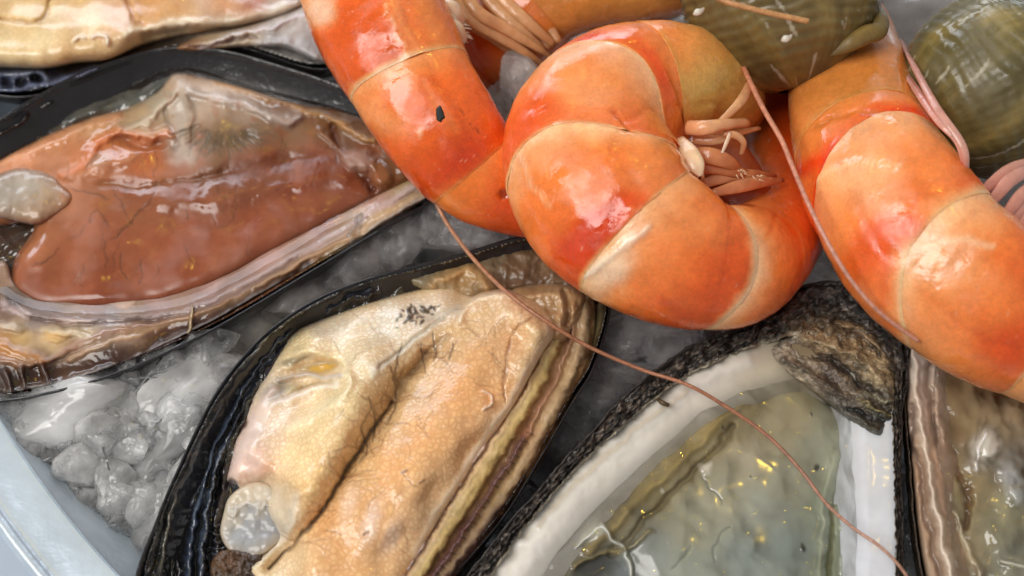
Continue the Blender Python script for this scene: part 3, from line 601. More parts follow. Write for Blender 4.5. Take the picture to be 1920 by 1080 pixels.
s.stroke([(905, 735), (920, 745), (918, 760), (905, 768)], 2.5, .06, (236, 206, 186), .8)
s.stroke([(1030, 600), (1028, 640), (994, 690), (958, 755), (908, 828), (860, 900), (815, 970), (780, 1040)], 9, .04, (234, 206, 176), .6, ret=.15)
s.stroke([(690, 690), (655, 770), (612, 850), (578, 930), (548, 985)], 42, .24)
s.stroke(G[4:], 30, -.06); s.stroke([(930, 640), (870, 740), (800, 860), (730, 990)], 60, .12); s.stroke([(985, 600), (1010, 640), (985, 690)], 26, .14)
s.tint(.05, 60).rough(.04, 80, 2).rough(.004, 18, 2)
s.col = s.col * [1.10, 1.18, 1.26] + [.012, .015, .02]
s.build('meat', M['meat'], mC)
s = Sheet([(420, 960), (432, 930), (470, 905), (510, 910), (545, 945), (552, 985), (520, 1020), (480, 1045), (440, 1040), (414, 1005)], 1.9, z=.16, round_w=12, round_h=.07, seed=43, warp=16, wscale=34)
s.colors([(470, 925, (214, 204, 186)), (510, 930, (212, 202, 184)), (440, 940, (200, 190, 172)), (480, 985, (150, 152, 156)), (530, 980, (142, 143, 148)), (450, 1010, (160, 164, 168)), (490, 1030, (154, 152, 150))], 12).tint(.08, 24, 3).rough(.04, 50, 3); s.col += (lin((196, 176, 148)) - s.col) * (np.exp(-np.clip(s.D, 0, 99) / 9.0) * .8)[:, None]
s.stroke([(430, 960), (480, 952), (545, 962)], 5, .06, (190, 188, 184), .6); s.build('adductor_muscle', M['muscle'], mC)
s = Sheet([(405, 1040), (440, 1030), (500, 1046), (480, 1075), (500, 1110), (420, 1120), (396, 1080)], 2, z=.2, round_w=14, round_h=.1, seed=44)
s.colors([(430, 1060, (96, 66, 40)), (470, 1060, (50, 36, 30)), (430, 1090, (70, 60, 46))]).tint(.3, 12).rough(.06, 14)
s.build('gill_stub', M['wetmeat'], mC)

# ================================================================== mussel at the top left
mT = thing('mussel', 'half shell mussel with pale cream meat cut off by the top edge at the left', 'mussel', at(250., -40., -1.5), 'mussels on the half shell')
outT = [(-200, 175), (-60, 172), (40, 182), (130, 160), (210, 128), (330, 92), (450, 88), (600, 130), (690, 90), (730, 0), (690, -110), (520, -200), (300, -235), (60, -235), (-140, -180), (-240, -40), (-245, 90)]
shT = shell_bowl('shell', outT, .15, 1.5, M['shell'], mT)
s = Sheet([(-190, 165), (-60, 164), (40, 172), (130, 152), (210, 120), (330, 86), (450, 82), (590, 120), (675, 84), (712, 0), (675, -100), (515, -188), (300, -222), (60, -222), (-130, -170), (-225, -40), (-230, 85)], 3, z=.05, round_w=40, round_h=-.2, seed=51)
s.colors([(60, 150, (30, 32, 44)), (0, 160, (84, 92, 118)), (150, 135, (40, 34, 32)), (300, 95, (56, 48, 42)), (450, 60, (176, 160, 140)), (520, 80, (150, 146, 142)), (600, 110, (110, 108, 104)), (640, 40, (150, 140, 120))])
s.stroke([(-60, 178), (0, 172), (60, 160), (120, 148), (180, 128)], 5, .08, (110, 120, 150), .8)
s.stroke([(-60, 146), (0, 140), (70, 136), (84, 144)], 7, .1, (120, 128, 150), .8)
for x, y in [(12, 156), (40, 156), (70, 148)]: s.blob(x, y, 10, 8, 0, -.12, (30, 26, 30), .9)
s.rough(.03, 20); s.build('inner_lip', M['lip'], shT)
s = Sheet([(-200, 130), (-80, 128), (0, 126), (80, 128), (140, 118), (200, 112), (260, 88), (330, 70), (420, 55), (500, 42), (580, 10), (640, -40), (600, -120), (460, -180), (250, -205), (40, -205), (-140, -150), (-205, -30), (-210, 70)], 2.4, z=.0, round_w=44, round_h=.5, seed=53, warp=5)
s.heights([(0, 80, .7), (100, 70, .78), (100, 10, .66), (0, 20, .7), (200, 60, .72), (300, 30, .6), (400, 10, .5), (300, 60, .5), (500, 0, .4), (200, 0, .64), (480, 25, .46)], 30)
s.colors([(0, 90, (232, 208, 160)), (80, 80, (236, 214, 168)), (60, 30, (228, 196, 140)), (0, 20, (230, 196, 140)), (160, 50, (236, 210, 166)), (140, 20, (226, 190, 136)), (160, 90, (228, 196, 144)), (220, 30, (222, 180, 146)), (280, 15, (216, 160, 96)), (330, 20, (214, 164, 110)), (420, 15, (210, 158, 116)), (480, 5, (198, 140, 112)), (260, 70, (226, 198, 150)), (330, 50, (224, 204, 170)), (420, 40, (214, 200, 178)), (520, 20, (200, 190, 178)), (120, 112, (226, 190, 138))], 14)
s.ret[:] = .22
s.stroke([(240, 62), (320, 50), (400, 46), (470, 34), (560, 5)], 10, .10, (226, 214, 192), .7, ret=0)
s.stroke([(0, 36), (50, 44), (80, 40), (90, 10), (100, -20)], 4, -.06, (176, 136, 80), .5); s.stroke([(240, 0), (250, 30), (270, 46)], 6, -.07, (196, 140, 90), .5)
s.stroke([(270, 70), (320, 58), (380, 56), (420, 60)], 9, -.10, (150, 120, 80), .4)
s.stroke([(170, 72), (185, 66), (200, 70), (204, 86)], 3, .08, (244, 232, 222), .8); s.stroke([(138, 78), (146, 72), (156, 74)], 3, .06, (244, 232, 222), .7)
s.tint(.06, 50).rough(.09, 80, 2); s.build('meat', M['meat'], mT)
# grey mantle flap running right under the prawn
s = Sheet([(330, 88), (380, 66), (450, 52), (520, 30), (590, 0), (650, -30), (690, 0), (690, 60), (640, 120), (600, 118), (540, 92), (480, 88), (410, 92), (350, 96)], 2.2, z=.42, round_w=22, round_h=.3, seed=55, warp=6)
s.colors([(400, 74, (176, 156, 128)), (460, 66, (190, 176, 154)), (540, 40, (186, 180, 172)), (580, 80, (166, 162, 158)), (520, 80, (172, 168, 164)), (620, 40, (180, 172, 156)), (360, 86, (140, 104, 74))], 14)
s.stroke([(380, 88), (440, 66), (520, 46), (600, 20)], 5, .08, (206, 200, 204), .7); s.stroke([(360, 90), (420, 78), (480, 70)], 4, -.08, (120, 88, 82), .7)
s.stroke([(490, 84), (540, 84), (590, 110)], 12, .1, (168, 168, 172), .7); s.tint(.12, 26).rough(.03, 36, 2); s.build('mantle_edge', M['wetmeat'], mT)
# ================================================================== oyster in front
oA = thing('oyster', 'open oyster with rough black edge and white rim, glossy grey meat, at the bottom', 'oyster', at(1360., 900., -1.7), 'oysters on the half shell')
outA = [(820, 1150), (872, 1085), (950, 985), (1035, 888), (1125, 790), (1205, 712), (1290, 650), (1380, 616), (1445, 575), (1500, 540), (1560, 528), (1630, 545), (1688, 600), (1704, 680), (1694, 770), (1690, 900), (1696, 1090), (1680, 1230), (1500, 1290), (1150, 1290), (900, 1240)]
inA = [(893, 1142), (924, 1077), (989, 986), (1069, 893), (1166, 803), (1277, 713), (1386, 660), (1450, 640), (1500, 628), (1560, 640), (1620, 660), (1668, 720), (1672, 790), (1676, 900), (1678, 1090), (1660, 1200), (1500, 1262), (1180, 1262), (960, 1220)]
shA = shell_bowl('shell', outA, .45, 2.2, M['rough_shell'], oA, col=(52, 46, 42), rough=.05)
# rough outer edge: a broken, flaky band between outline and nacre
n = 520; m = 26
A = resample(smooth(outA, 8, True), n, True); B = resample(smooth(inA, 8, True), n, True)
k0 = np.argmin(np.hypot(*(B - A[0]).T)); B = np.roll(B, -k0, 0)
f = np.linspace(0, 1, m)[:, None, None]; uv = A[None] + (B - A)[None] * f
U = uv[..., 0].ravel(); V = uv[..., 1].ravel(); ff = np.repeat(np.linspace(0, 1, m), n); aa = np.tile(np.arange(n), m) / n
s = Paint(U, V, 4, 20, 61)
ang = -45
s.h = .30 + .28 * np.sin(ff * math.pi * .62) + .10 * fbm(U / 26, V / 26, 5, 61) + .10 * np.abs(fbm(U / 9, V / 9, 4, 62)) + .05 * np.sin(ff * 22 + 4 * fbm(U / 50, V / 50, 3, 63))
s.h -= .9 * (ff < .001)
s.col = lin((46, 40, 38)) + (lin((104, 92, 80)) - lin((46, 40, 38))) * sstep(.0, .6, fbm(U / 12, V / 12, 5, 64))[:, None]
s.col += (lin((150, 142, 132)) - s.col) * (sstep(.35, .6, fbm(U / 7, V / 7, 4, 65)) * .7)[:, None]
s.col *= (1 - .7 * sstep(.0, .5, fbm(U / 16, V / 16, 5, 66)))[:, None]
hing = sstep(70, 10, np.hypot((U - 1600) / 1.5, (V - 690) / 1.4)) + sstep(60, 10, np.hypot((U - 1540) / 1.6, (V - 630)))
s.col += (lin((120, 100, 74)) - s.col) * (np.clip(hing, 0, 1) * .75)[:, None]
s.col += (lin((196, 184, 160)) - s.col) * (sstep(.86, 1.0, ff) * .7)[:, None]
s.stroke([(1470, 600), (1500, 560), (1530, 548), (1560, 552)], 12, .1, (120, 112, 104), .5)
mesh('rough_edge', at(U + 3 * fbm(U / 12, V / 12, 3, 71), V + 3 * fbm(U / 12, V / 12, 3, 72), s.h), gridfaces(m, n, True)[:, ::-1], M['rough_shell'], shA, np.clip(s.col, .004, 1))
# nacre bowl
s = Sheet([tuple(p) for p in inA], 2.4, z=.0, round_w=120, round_h=0, seed=73, warp=5)
s.h = .50 - .03 * sstep(0, 50, s.D) - .66 * sstep(45, 150, s.D)
s.colors([(1000, 1040, (240, 235, 226)), (1150, 870, (240, 235, 224)), (1300, 740, (234, 226, 212)), (1420, 672, (206, 196, 174)), (1500, 650, (150, 130, 100)), (1640, 850, (226, 230, 236)), (1630, 1000, (226, 230, 238)), (1300, 1000, (170, 165, 150)), (1450, 900, (160, 152, 136))], 22)
s.stroke([(960, 1085), (1030, 985), (1110, 892), (1200, 806), (1310, 716), (1400, 674)], 18, .06, (244, 240, 232), .6)
s.stroke([(1010, 985), (1085, 905), (1180, 818), (1290, 728)], 5, .02, (186, 166, 130), .5)
s.tint(.04, 60).rough(.012, 70, 2); s.col *= .9; s.build('nacre', M['nacre'], shA)
# hinge block with its layers
s = Sheet([(1440, 660), (1462, 632), (1500, 612), (1560, 598), (1620, 612), (1664, 660), (1680, 720), (1672, 790), (1650, 818), (1610, 800), (1560, 762), (1510, 722), (1470, 694)], 2.0, z=.52, round_w=16, round_h=.22, seed=75, warp=7, wscale=30)
s.heights([(1470, 660, .02), (1560, 660, .22), (1640, 720, .2), (1600, 760, 0), (1520, 710, -.02)], 40)
s.colors([(1480, 650, (176, 164, 144)), (1540, 640, (130, 104, 72)), (1600, 650, (140, 116, 84)), (1640, 690, (150, 130, 96)), (1560, 690, (96, 82, 70)), (1620, 740, (110, 100, 84)), (1640, 780, (60, 58, 46)), (1590, 770, (96, 92, 86)), (1500, 690, (150, 136, 116))], 14)
for p, wd, dz, c in [([(1470, 672), (1540, 712), (1600, 752), (1650, 800)], 7, .08, (86, 72, 60)), ([(1490, 650), (1560, 680), (1620, 720), (1668, 770)], 8, -.12, (60, 50, 44)), ([(1510, 632), (1590, 660), (1650, 710)], 9, .1, (170, 150, 116)), ([(1600, 765), (1640, 790), (1660, 800)], 10, -.1, (20, 26, 28)), ([(1610, 748), (1650, 768), (1675, 774)], 3, .08, (160, 146, 100)), ([(1620, 735), (1650, 750), (1676, 752)], 3, .08, (180, 170, 140)), ([(1540, 610), (1600, 625), (1650, 665)], 6, -.1, (70, 50, 36)), ([(1560, 670), (1590, 690), (1610, 720)], 5, -.08, (50, 44, 40))]:
    s.stroke(p, wd, dz, c, .8)
s.tint(.25, 14, 4, (35, 5)).tint(.5, 16, 4, (35, 3), .4, (40, 34, 30)).rough(.07, 24, 4, (35, 5)).rough(.02, 10); s.build('hinge', M['rough_shell'], shA)
# meat
s = Sheet([(996, 1100), (1046, 1020), (1116, 938), (1218, 840), (1292, 775), (1372, 704), (1420, 686), (1470, 698), (1520, 730), (1580, 778), (1606, 820), (1592, 900), (1586, 1000), (1590, 1100), (1580, 1220), (1400, 1250), (1150, 1250), (1020, 1200)], 2.2, z=.0, round_w=36, round_h=.30, seed=77, warp=9, wscale=60)
s.heights([(1150, 980, .06), (1200, 930, .14), (1280, 850, .14), (1360, 780, .12), (1430, 740, .10), (1420, 860, .24), (1350, 950, .26), (1300, 1040, .24), (1480, 900, .24), (1520, 1000, .16), (1560, 900, .06), (1450, 1030, .22), (1140, 1060, .0), (1230, 1000, .2)], 36)
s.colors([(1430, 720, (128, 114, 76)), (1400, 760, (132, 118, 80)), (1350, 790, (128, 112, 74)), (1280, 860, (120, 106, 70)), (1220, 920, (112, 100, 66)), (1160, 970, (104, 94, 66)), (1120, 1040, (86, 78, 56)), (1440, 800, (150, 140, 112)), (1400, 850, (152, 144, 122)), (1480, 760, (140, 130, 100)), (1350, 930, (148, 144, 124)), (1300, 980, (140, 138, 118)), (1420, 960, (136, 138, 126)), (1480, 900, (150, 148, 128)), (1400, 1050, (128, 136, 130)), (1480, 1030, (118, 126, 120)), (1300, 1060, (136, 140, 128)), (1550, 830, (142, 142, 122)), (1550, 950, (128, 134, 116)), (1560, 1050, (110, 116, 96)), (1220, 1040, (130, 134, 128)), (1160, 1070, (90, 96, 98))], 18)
s.stroke([(1100, 1030), (1180, 950), (1270, 862), (1350, 790), (1400, 745)], 12, .08, (136, 118, 70), .55); s.stroke([(1150, 1040), (1230, 960), (1310, 880), (1380, 800)], 7, -.10, (96, 82, 46), .7)
s.stroke([(1200, 880), (1290, 800), (1370, 728)], 7, -.08, (88, 78, 48), .7)
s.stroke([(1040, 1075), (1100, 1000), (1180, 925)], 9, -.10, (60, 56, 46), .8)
s.stroke([(1075, 1030), (1105, 1000), (1130, 985), (1150, 1005), (1175, 1030), (1180, 1080)], 4, .16, (206, 208, 200), .8); s.stroke([(1062, 1050), (1090, 1015), (1125, 990)], 7, .06, (190, 190, 178), .7)
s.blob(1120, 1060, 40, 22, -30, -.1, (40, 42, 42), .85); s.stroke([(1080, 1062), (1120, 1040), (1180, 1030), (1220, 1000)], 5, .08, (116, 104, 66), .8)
s.stroke([(1570, 850), (1548, 930), (1540, 1020), (1536, 1090)], 7, .08, (150, 156, 136), .6); s.stroke([(1590, 860), (1570, 930), (1560, 1020), (1556, 1090)], 5, -.10, (90, 88, 50), .7); s.stroke([(1600, 900), (1584, 980), (1580, 1080)], 4, .07, (176, 182, 170), .6)
for p in [[(1370, 980), (1345, 1020), (1340, 1060)], [(1300, 1020), (1280, 1050), (1255, 1066)], [(1320, 890), (1345, 920), (1350, 950)]]: s.stroke(p, 2, -.02, (84, 88, 80), .55, taper=True)
for x, y, r in [(1530, 878, 6), (1518, 782, 3), (1505, 1025, 4), (1358, 802, 3), (1410, 890, 2)]: s.blob(x, y, r, r * 1.2, 20, .02, (40, 38, 30), .9)
s.blob(1325, 880, 11, 8, 0, .03, (196, 190, 176), .7)
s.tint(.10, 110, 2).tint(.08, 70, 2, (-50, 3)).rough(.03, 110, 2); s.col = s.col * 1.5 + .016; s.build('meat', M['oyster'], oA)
s = Sheet([(1000, 1110), (1050, 1030), (1130, 940), (1232, 842), (1306, 778), (1384, 706), (1424, 688), (1470, 692), (1600, 790), (1625, 830), (1612, 1000), (1612, 1200), (1400, 1250), (1050, 1240)], 3.4, z=.34, round_w=5, round_h=.04, seed=79, drop=.1)
s.rough(.04, 90, 2).rough(.012, 30, 2); s.build('liquid', M['film'], oA)
# ================================================================== oyster at the right edge
oB = thing('oyster', 'open oyster with brownish meat and pale wavy lip, cut off by the right edge', 'oyster', at(1850., 900., -1.7), 'oysters on the half shell')
outB = [(1698, 660), (1716, 636), (1770, 615), (1850, 600), (1960, 600), (2080, 660), (2150, 800), (2150, 1000), (2060, 1180), (1900, 1260), (1790, 1230), (1740, 1120), (1716, 1000), (1704, 850), (1694, 740)]
shB = shell_bowl('shell', outB, .30, 1.9, M['rough_shell'], oB, col=(70, 58, 46), rough=.03)
s = Sheet([(1700, 662), (1718, 640), (1772, 620), (1850, 606), (1958, 606), (2074, 664), (2142, 802), (2142, 998), (2054, 1172), (1900, 1250), (1796, 1222), (1746, 1118), (1722, 1000), (1708, 850), (1698, 740)], 2.6, z=.34, round_w=12, round_h=.22, seed=81, warp=6)
s.h -= .55 * sstep(40, 130, s.D)
s.colors([(1712, 680, (170, 156, 144)), (1720, 760, (150, 120, 96)), (1735, 860, (130, 96, 64)), (1750, 960, (120, 88, 56)), (1770, 1060, (120, 92, 62)), (1740, 650, (176, 164, 150)), (1800, 700, (140, 120, 92)), (1850, 800, (140, 124, 96))], 16)
s.stroke([(1712, 646), (1716, 720), (1728, 800), (1742, 880), (1756, 960), (1780, 1060), (1800, 1120)], [9, 8, 7, 7, 7, 7], .12, (186, 170, 152), .8)
s.stroke([(1706, 760), (1718, 860), (1736, 960), (1758, 1060), (1780, 1130)], 5, -.1, (86, 58, 36), .7)
s.stroke([(1740, 650), (1744, 740), (1760, 830)], 7, -.14, (96, 70, 46), .7)
s.col = s.col * 1.5 + .12; s.tint(.06, 22, 3, (78, 5)).rough(.03, 28, 3, (78, 5)).rough(.006, 8, 2); s.build('nacre', M['nacre'], shB)
s = Sheet([(1748, 700), (1770, 660), (1850, 640), (1960, 650), (2060, 720), (2100, 850), (2080, 1000), (2000, 1140), (1900, 1190), (1830, 1160), (1800, 1080), (1776, 980), (1758, 860)], 2.2, z=.0, round_w=26, round_h=.25, seed=83, warp=8, wscale=50)
s.heights([(1780, 760, .1), (1850, 720, .22), (1900, 800, .26), (1830, 900, .14), (1900, 1000, .2), (1820, 1040, .1)], 40)
s.colors([(1770, 720, (130, 108, 76)), (1790, 800, (134, 114, 84)), (1850, 700, (160, 138, 104)), (1900, 760, (162, 142, 112)), (1850, 820, (150, 134, 104)), (1900, 860, (116, 110, 98)), (1820, 920, (134, 118, 84)), (1880, 960, (136, 130, 102)), (1800, 1020, (136, 122, 92)), (1900, 1050, (126, 124, 106))], 16)
s.stroke([(1764, 760), (1776, 830), (1800, 890), (1816, 940), (1812, 985)], 6, -.10, (98, 66, 30), .8)
s.stroke([(1750, 840), (1772, 900), (1796, 980), (1826, 1060), (1840, 1100)], 6, .10, (190, 174, 148), .7); s.stroke([(1768, 930), (1790, 1000), (1806, 1050)], 4, .08, (206, 200, 186), .6)
s.blob(1845, 840, 24, 40, 22, .12, (200, 196, 186), .75); s.blob(1900, 910, 22, 42, -25, .1, (170, 174, 174), .7); s.stroke([(1830, 880), (1834, 850), (1850, 815)], 5, .06, (224, 220, 212), .7)
s.stroke([(1880, 1050), (1920, 1062)], 5, .08, (206, 202, 190), .7, sm=False)
s.tint(.10, 60, 2).rough(.05, 60, 2); s.col = s.col * 1.3 + .015; s.build('meat', M['oyster'], oB)
s = Sheet([(1752, 720), (1772, 664), (1850, 640), (1960, 650), (2070, 720), (2110, 850), (2080, 1010), (2000, 1150), (1880, 1200), (1810, 1120), (1775, 980), (1757, 860)], 3.6, z=.33, round_w=5, round_h=.04, seed=85, drop=.1); s.rough(.05, 80).rough(.02, 30); s.build('liquid', M['film'], oB)

# ================================================================== prawns
PALE, WHITE, ORG, DEEP, RED, FLESH = (250, 172, 124), (255, 200, 160), (240, 124, 62), (220, 82, 18), (230, 74, 26), (224, 182, 116)
STD = [(0, PALE), (.22, (246, 178, 130)), (.5, ORG), (.78, DEEP), (.93, (222, 92, 34)), (.975, WHITE), (1, WHITE)]
class Prawn:
    def __init__(s, label, path, side, base, group='cooked prawns piled in the middle'):
        s.root = thing('prawn', label, 'prawn', base, group)
        p = smooth(np.asarray(path, float), 40); s.p = p
        P = at(p[:, 0], p[:, 1], p[:, 2]); s.R = .965 * p[:, 3] * cmpx(P); s.bf = p[:, 4]
        T = np.gradient(P, axis=0); T /= np.linalg.norm(T, axis=1)[:, None]
        Vd = CAM - P; Vd /= np.linalg.norm(Vd, axis=1)[:, None]
        N = np.cross(T, Vd) * side; N /= np.linalg.norm(N, axis=1)[:, None]
        B = np.cross(N, T); B *= np.sign((B * Vd).sum(1))[:, None]
        s.P, s.N, s.B, s.T = P, N, B, T; s.t = np.linspace(0, 1, len(p))
    def tp(s, x, y): return s.t[np.argmin(np.hypot(s.p[:, 0] - x, s.p[:, 1] - y))]
    def ev(s, A, t): return np.stack([np.interp(t, s.t, A[:, k]) for k in range(A.shape[1])], -1) if A.ndim > 1 else np.interp(t, s.t, A)
    def seam(s, tri):
        if np.isscalar(tri): return lambda c: np.full_like(c, tri)
        td, tm, tv = [s.tp(*q) if not np.isscalar(q) else q for q in tri]
        return lambda c: tm + (td - tv) / 2 * c + ((td + tv) / 2 - tm) * c * c
    def segment(s, name, a, b, ramp=STD, paint=None, ns=84, na=132, flare=.011, tuck=.0, seed=0, ventral=(240, 170, 120), label=None, vmix=.5, dome=.03):
        fa, fb = s.seam(a), s.seam(b)
        sv = np.r_[np.linspace(-.003, .988, ns - 2), .9955, 1.0, 1.0015, 1.0, .97]; ex = np.r_[np.zeros(ns), -.004, -.012, -.03]
        th = np.linspace(0, 2 * np.pi, na, endpoint=False)
        SV, THt = np.meshgrid(sv, th, indexing='ij'); EX = np.repeat(ex[:, None], na, 1)
        SV = SV.ravel(); TH_ = THt.ravel(); EX = EX.ravel(); c = np.cos(TH_); q = np.sin(TH_)
        t = np.clip(fa(c) + (fb(c) - fa(c)) * SV, 0, 1)
        k = 1 + flare * np.clip(SV, 0, 1) ** 3 - tuck * np.clip(1 - SV, 0, 1.05) ** 7 + dome * np.sin(np.clip(SV, 0, 1) * math.pi) + EX - .003 * sstep(.97, 1.0, SV)
        R = s.ev(s.R, t) * k; bf = s.ev(s.bf, t)
        cc = np.sign(c) * np.abs(c) ** .92; qq = np.sign(q) * np.abs(q) ** .92
        off = s.ev(s.N, t) * (cc * R)[:, None] + s.ev(s.B, t) * (qq * R * bf)[:, None]
        P = s.ev(s.P, t) + off
        U, V = pix(P); pt = Paint(U, V, 5, 36, seed)
        xs = [r[0] for r in ramp]; ck = np.array([lin(r[1]) for r in ramp])
        sj = np.clip(SV + .05 * fbm(U / 40, V / 40, 3, seed) * np.clip((1 - SV) * 8, 0, 1), 0, 1)
        pt.col = np.stack([np.interp(sj, xs, ck[:, i]) for i in range(3)], 1)
        vm = sstep(.1, -.9, c) * vmix
        pt.col += (lin(ventral) - pt.col) * (vm * (SV < .96))[:, None]
        if len(ramp) > 3:                    # side crease where the flank plate folds
            cr = np.exp(-((c + .34 + .06 * fbm(U / 70, V / 70, 2, seed + 8)) / .05) ** 2) * sstep(.04, .25, SV) * sstep(.97, .8, SV)
            pt.h -= .018 * cr; pt.col += (lin((206, 92, 40)) - pt.col) * (cr * .35)[:, None]
        if paint: paint(pt)
        pal = sstep(.22, .55, pt.col[:, 1:2]); pt.col = np.clip(pt.col * np.concatenate([np.full_like(pal, .99), .90 + .07 * pal, (.70 + .24 * pal)], 1), .002, 1) ** np.array([1.1, 1.09, 1.2]) * 1.04
        pt.tint(.10, 50).tint(.06, 12).tint(.35, 4.5, 2, None, .8, (255, 206, 170)).tint(.3, 7, 2, None, .75, (206, 84, 26))
        nr = off / (np.linalg.norm(off, axis=1)[:, None] + 1e-9)
        face = sstep(-.3, .1, q)
        P = P + nr * (pt.h * face + .010 * fbm(U / 60, V / 60, 3, seed + 3) * R)[:, None]
        F = gridfaces(ns + 3, na, True)
        if s.flip(F, P, nr): F = F[:, ::-1]
        return mesh(name, P, F, M['prawn'], s.root, np.clip(pt.col, .003, 1), label=label)
    def flip(s, F, P, nr):
        f = F[len(F) // 2]; g = np.cross(P[f[1]] - P[f[0]], P[f[2]] - P[f[0]]); return g @ nr[f[0]] < 0
    def limb(s, name, pts, rad, cols, flat=.6, nseg=10): return tube_mesh(name, pz(pts), rad, M['limb'], s.root, cols, nseg, 7, flat)
LC = [(206, 140, 100), (226, 170, 134), (232, 184, 152)]; PK = [(190, 120, 104), (214, 150, 134), (222, 164, 150)]

# --- prawn on the left
p1 = Prawn('curled orange prawn on the left with a small black fleck on its shell', [(640, -210, 1.9, 120, .8), (665, -100, 1.9, 128, .8), (705, 20, 1.9, 130, .8), (760, 130, 1.8, 122, .8), (820, 230, 1.6, 112, .8), (890, 318, 1.2, 100, .8), (985, 375, .9, 72, .85), (1090, 395, .7, 56, .9), (1180, 390, .5, 44, .9)], 1, at(760., 150., .3))
def pa(pt):
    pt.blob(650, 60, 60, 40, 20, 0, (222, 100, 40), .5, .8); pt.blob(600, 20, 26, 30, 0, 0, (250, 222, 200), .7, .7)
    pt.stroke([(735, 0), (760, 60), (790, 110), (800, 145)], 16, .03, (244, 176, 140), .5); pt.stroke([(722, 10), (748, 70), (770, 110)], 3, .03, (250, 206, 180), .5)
    pt.stroke([(800, 0), (815, 60), (835, 120)], 26, 0, (234, 160, 110), .5); pt.blob(795, 148, 12, 8, 30, -.05, (150, 76, 40), .6)
def pb(pt):
    pt.blob(865, 300, 46, 34, -30, 0, (206, 70, 16), .7, .8); pt.blob(720, 225, 46, 26, 25, 0, (246, 190, 150), .5, .9); pt.stroke([(800, 160), (815, 190), (850, 240)], 9, -.01, (240, 150, 100), .5)
    pt.stroke([(858, 195), (870, 214)], 1.8, -.02, (150, 70, 30), .7, sm=False); pt.stroke([(884, 232), (902, 255)], 1.8, -.02, (150, 70, 30), .7, sm=False); pt.blob(786, 250, 6, 8, 0, .01, (246, 190, 170), .7)
def pc(pt): pt.blob(946, 364, 12, 7, -10, -.03, (130, 40, 16), .7); pt.blob(870, 350, 40, 30, 20, 0, (230, 130, 60), .6)
R1 = [(0, PALE), (.12, (246, 160, 112)), (.3, (232, 114, 56)), (.7, (226, 106, 48)), (.94, (222, 104, 50)), (.985, (244, 180, 140)), (1, (246, 196, 160))]
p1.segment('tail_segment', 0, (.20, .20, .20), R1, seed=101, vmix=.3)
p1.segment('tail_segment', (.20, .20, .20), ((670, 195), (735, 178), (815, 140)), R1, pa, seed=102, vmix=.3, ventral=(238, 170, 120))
p1.segment('tail_segment', ((670, 195), (735, 178), (815, 140)), ((820, 375), (880, 335), (940, 285)), [(0, PALE), (.10, (244, 156, 106)), (.24, (234, 120, 60)), (.6, (230, 112, 52)), (.86, (214, 84, 24)), (.97, (224, 110, 50)), (1, (236, 150, 100))], pb, seed=103, vmix=.4, ventral=(240, 130, 76))
p1.segment('tail_segment', ((820, 375), (880, 335), (940, 285)), ((1000, 425), (1010, 380), (1020, 330)), [(0, (236, 150, 90)), (.5, (222, 100, 40)), (1, (210, 80, 26))], pc, seed=104, flare=.01)
p1.segment('tail_segment', ((1000, 425), (1010, 380), (1020, 330)), 1.0, [(0, (210, 80, 26)), (1, (196, 70, 24))], None, seed=105)
for k, pts in enumerate([[(850, -60, 1.6), (880, 20, 1.5), (940, 60, 1.2), (1000, 96, .9), (1030, 118, .6)], [(840, -20, 1.5), (880, 30, 1.4), (930, 62, 1.0), (985, 105, .6)], [(870, -70, 1.5), (930, 0, 1.3), (985, 50, 1.1), (1030, 90, .8)], [(900, -80, 1.4), (960, -10, 1.2), (1010, 40, 1.0), (1040, 85, .8)], [(940, -90, 1.2), (980, -20, 1.1), (1024, 60, .9)]]):
    for o_ in (-9, 9):
        p1.limb('swimming_leg', [(x + o_, y - o_ * .6, z + .004 * o_) for x, y, z in pts], [.09, .11, .10, .06, .025][:len(pts)], [(206, 150, 100), (220, 164, 116), (196, 134, 88)], .4)
for k in range(4):
    x, y = [(848, 30), (852, 66), (846, 84), (840, 52)][k]
    p1.limb('gill_tuft', [(x - 30, y - 18, 2.0), (x - 6, y - 6, 2.0), (x + 10, y + 2, 1.9), (x + 22, y + 6, 1.75)], [.18, .22, .18, .05], [(236, 190, 150), (240, 206, 176), (236, 200, 170)], .6)
for k in range(16):                          # bristles
    x, y = random.uniform(852, 872), random.uniform(30, 100); a = random.uniform(-.3, .9); L = random.uniform(10, 20)
    p1.limb('bristle', [(x - 6, y, 1.85), (x + L * .5 * math.cos(a), y + L * .5 * math.sin(a), 1.8), (x + L * math.cos(a), y + L * math.sin(a), 1.75)], [.016, .014, .006], [(236, 196, 160), (246, 220, 196)], 1, 5)

# --- prawn in the middle
p2 = Prawn('tightly curled bright orange prawn in the middle of the pile', [(1395, 215, .7, 46, .9), (1362, 186, 1.3, 74, .9), (1298, 155, 1.85, 104, .85), (1205, 172, 1.95, 138, .8), (1128, 235, 2.0, 166, .78), (1112, 325, 2.0, 170, .78), (1165, 408, 1.95, 162, .78), (1240, 462, 1.85, 146, .8), (1318, 496, 1.7, 128, .82), (1392, 494, 1.5, 112, .85), (1452, 446, .85, 92, .85), (1480, 372, .35, 84, .85), (1472, 285, .1, 82, .85), (1458, 200, .0, 86, .85), (1436, 120, -.2, 80, .85)], 1, at(1200., 350., .3))
side2 = 1
def c0(pt):
    pt.blob(1300, 160, 70, 70, 0, 0, (214, 178, 112), .9, .8); pt.blob(1230, 90, 70, 40, 20, 0, (236, 150, 92), .8, .8); pt.blob(1360, 190, 50, 60, 0, 0, (200, 170, 110), .8, .6)
    pt.stroke([(1190, 60), (1240, 120), (1270, 190), (1285, 250)], 16, .02, (238, 150, 92), .6)
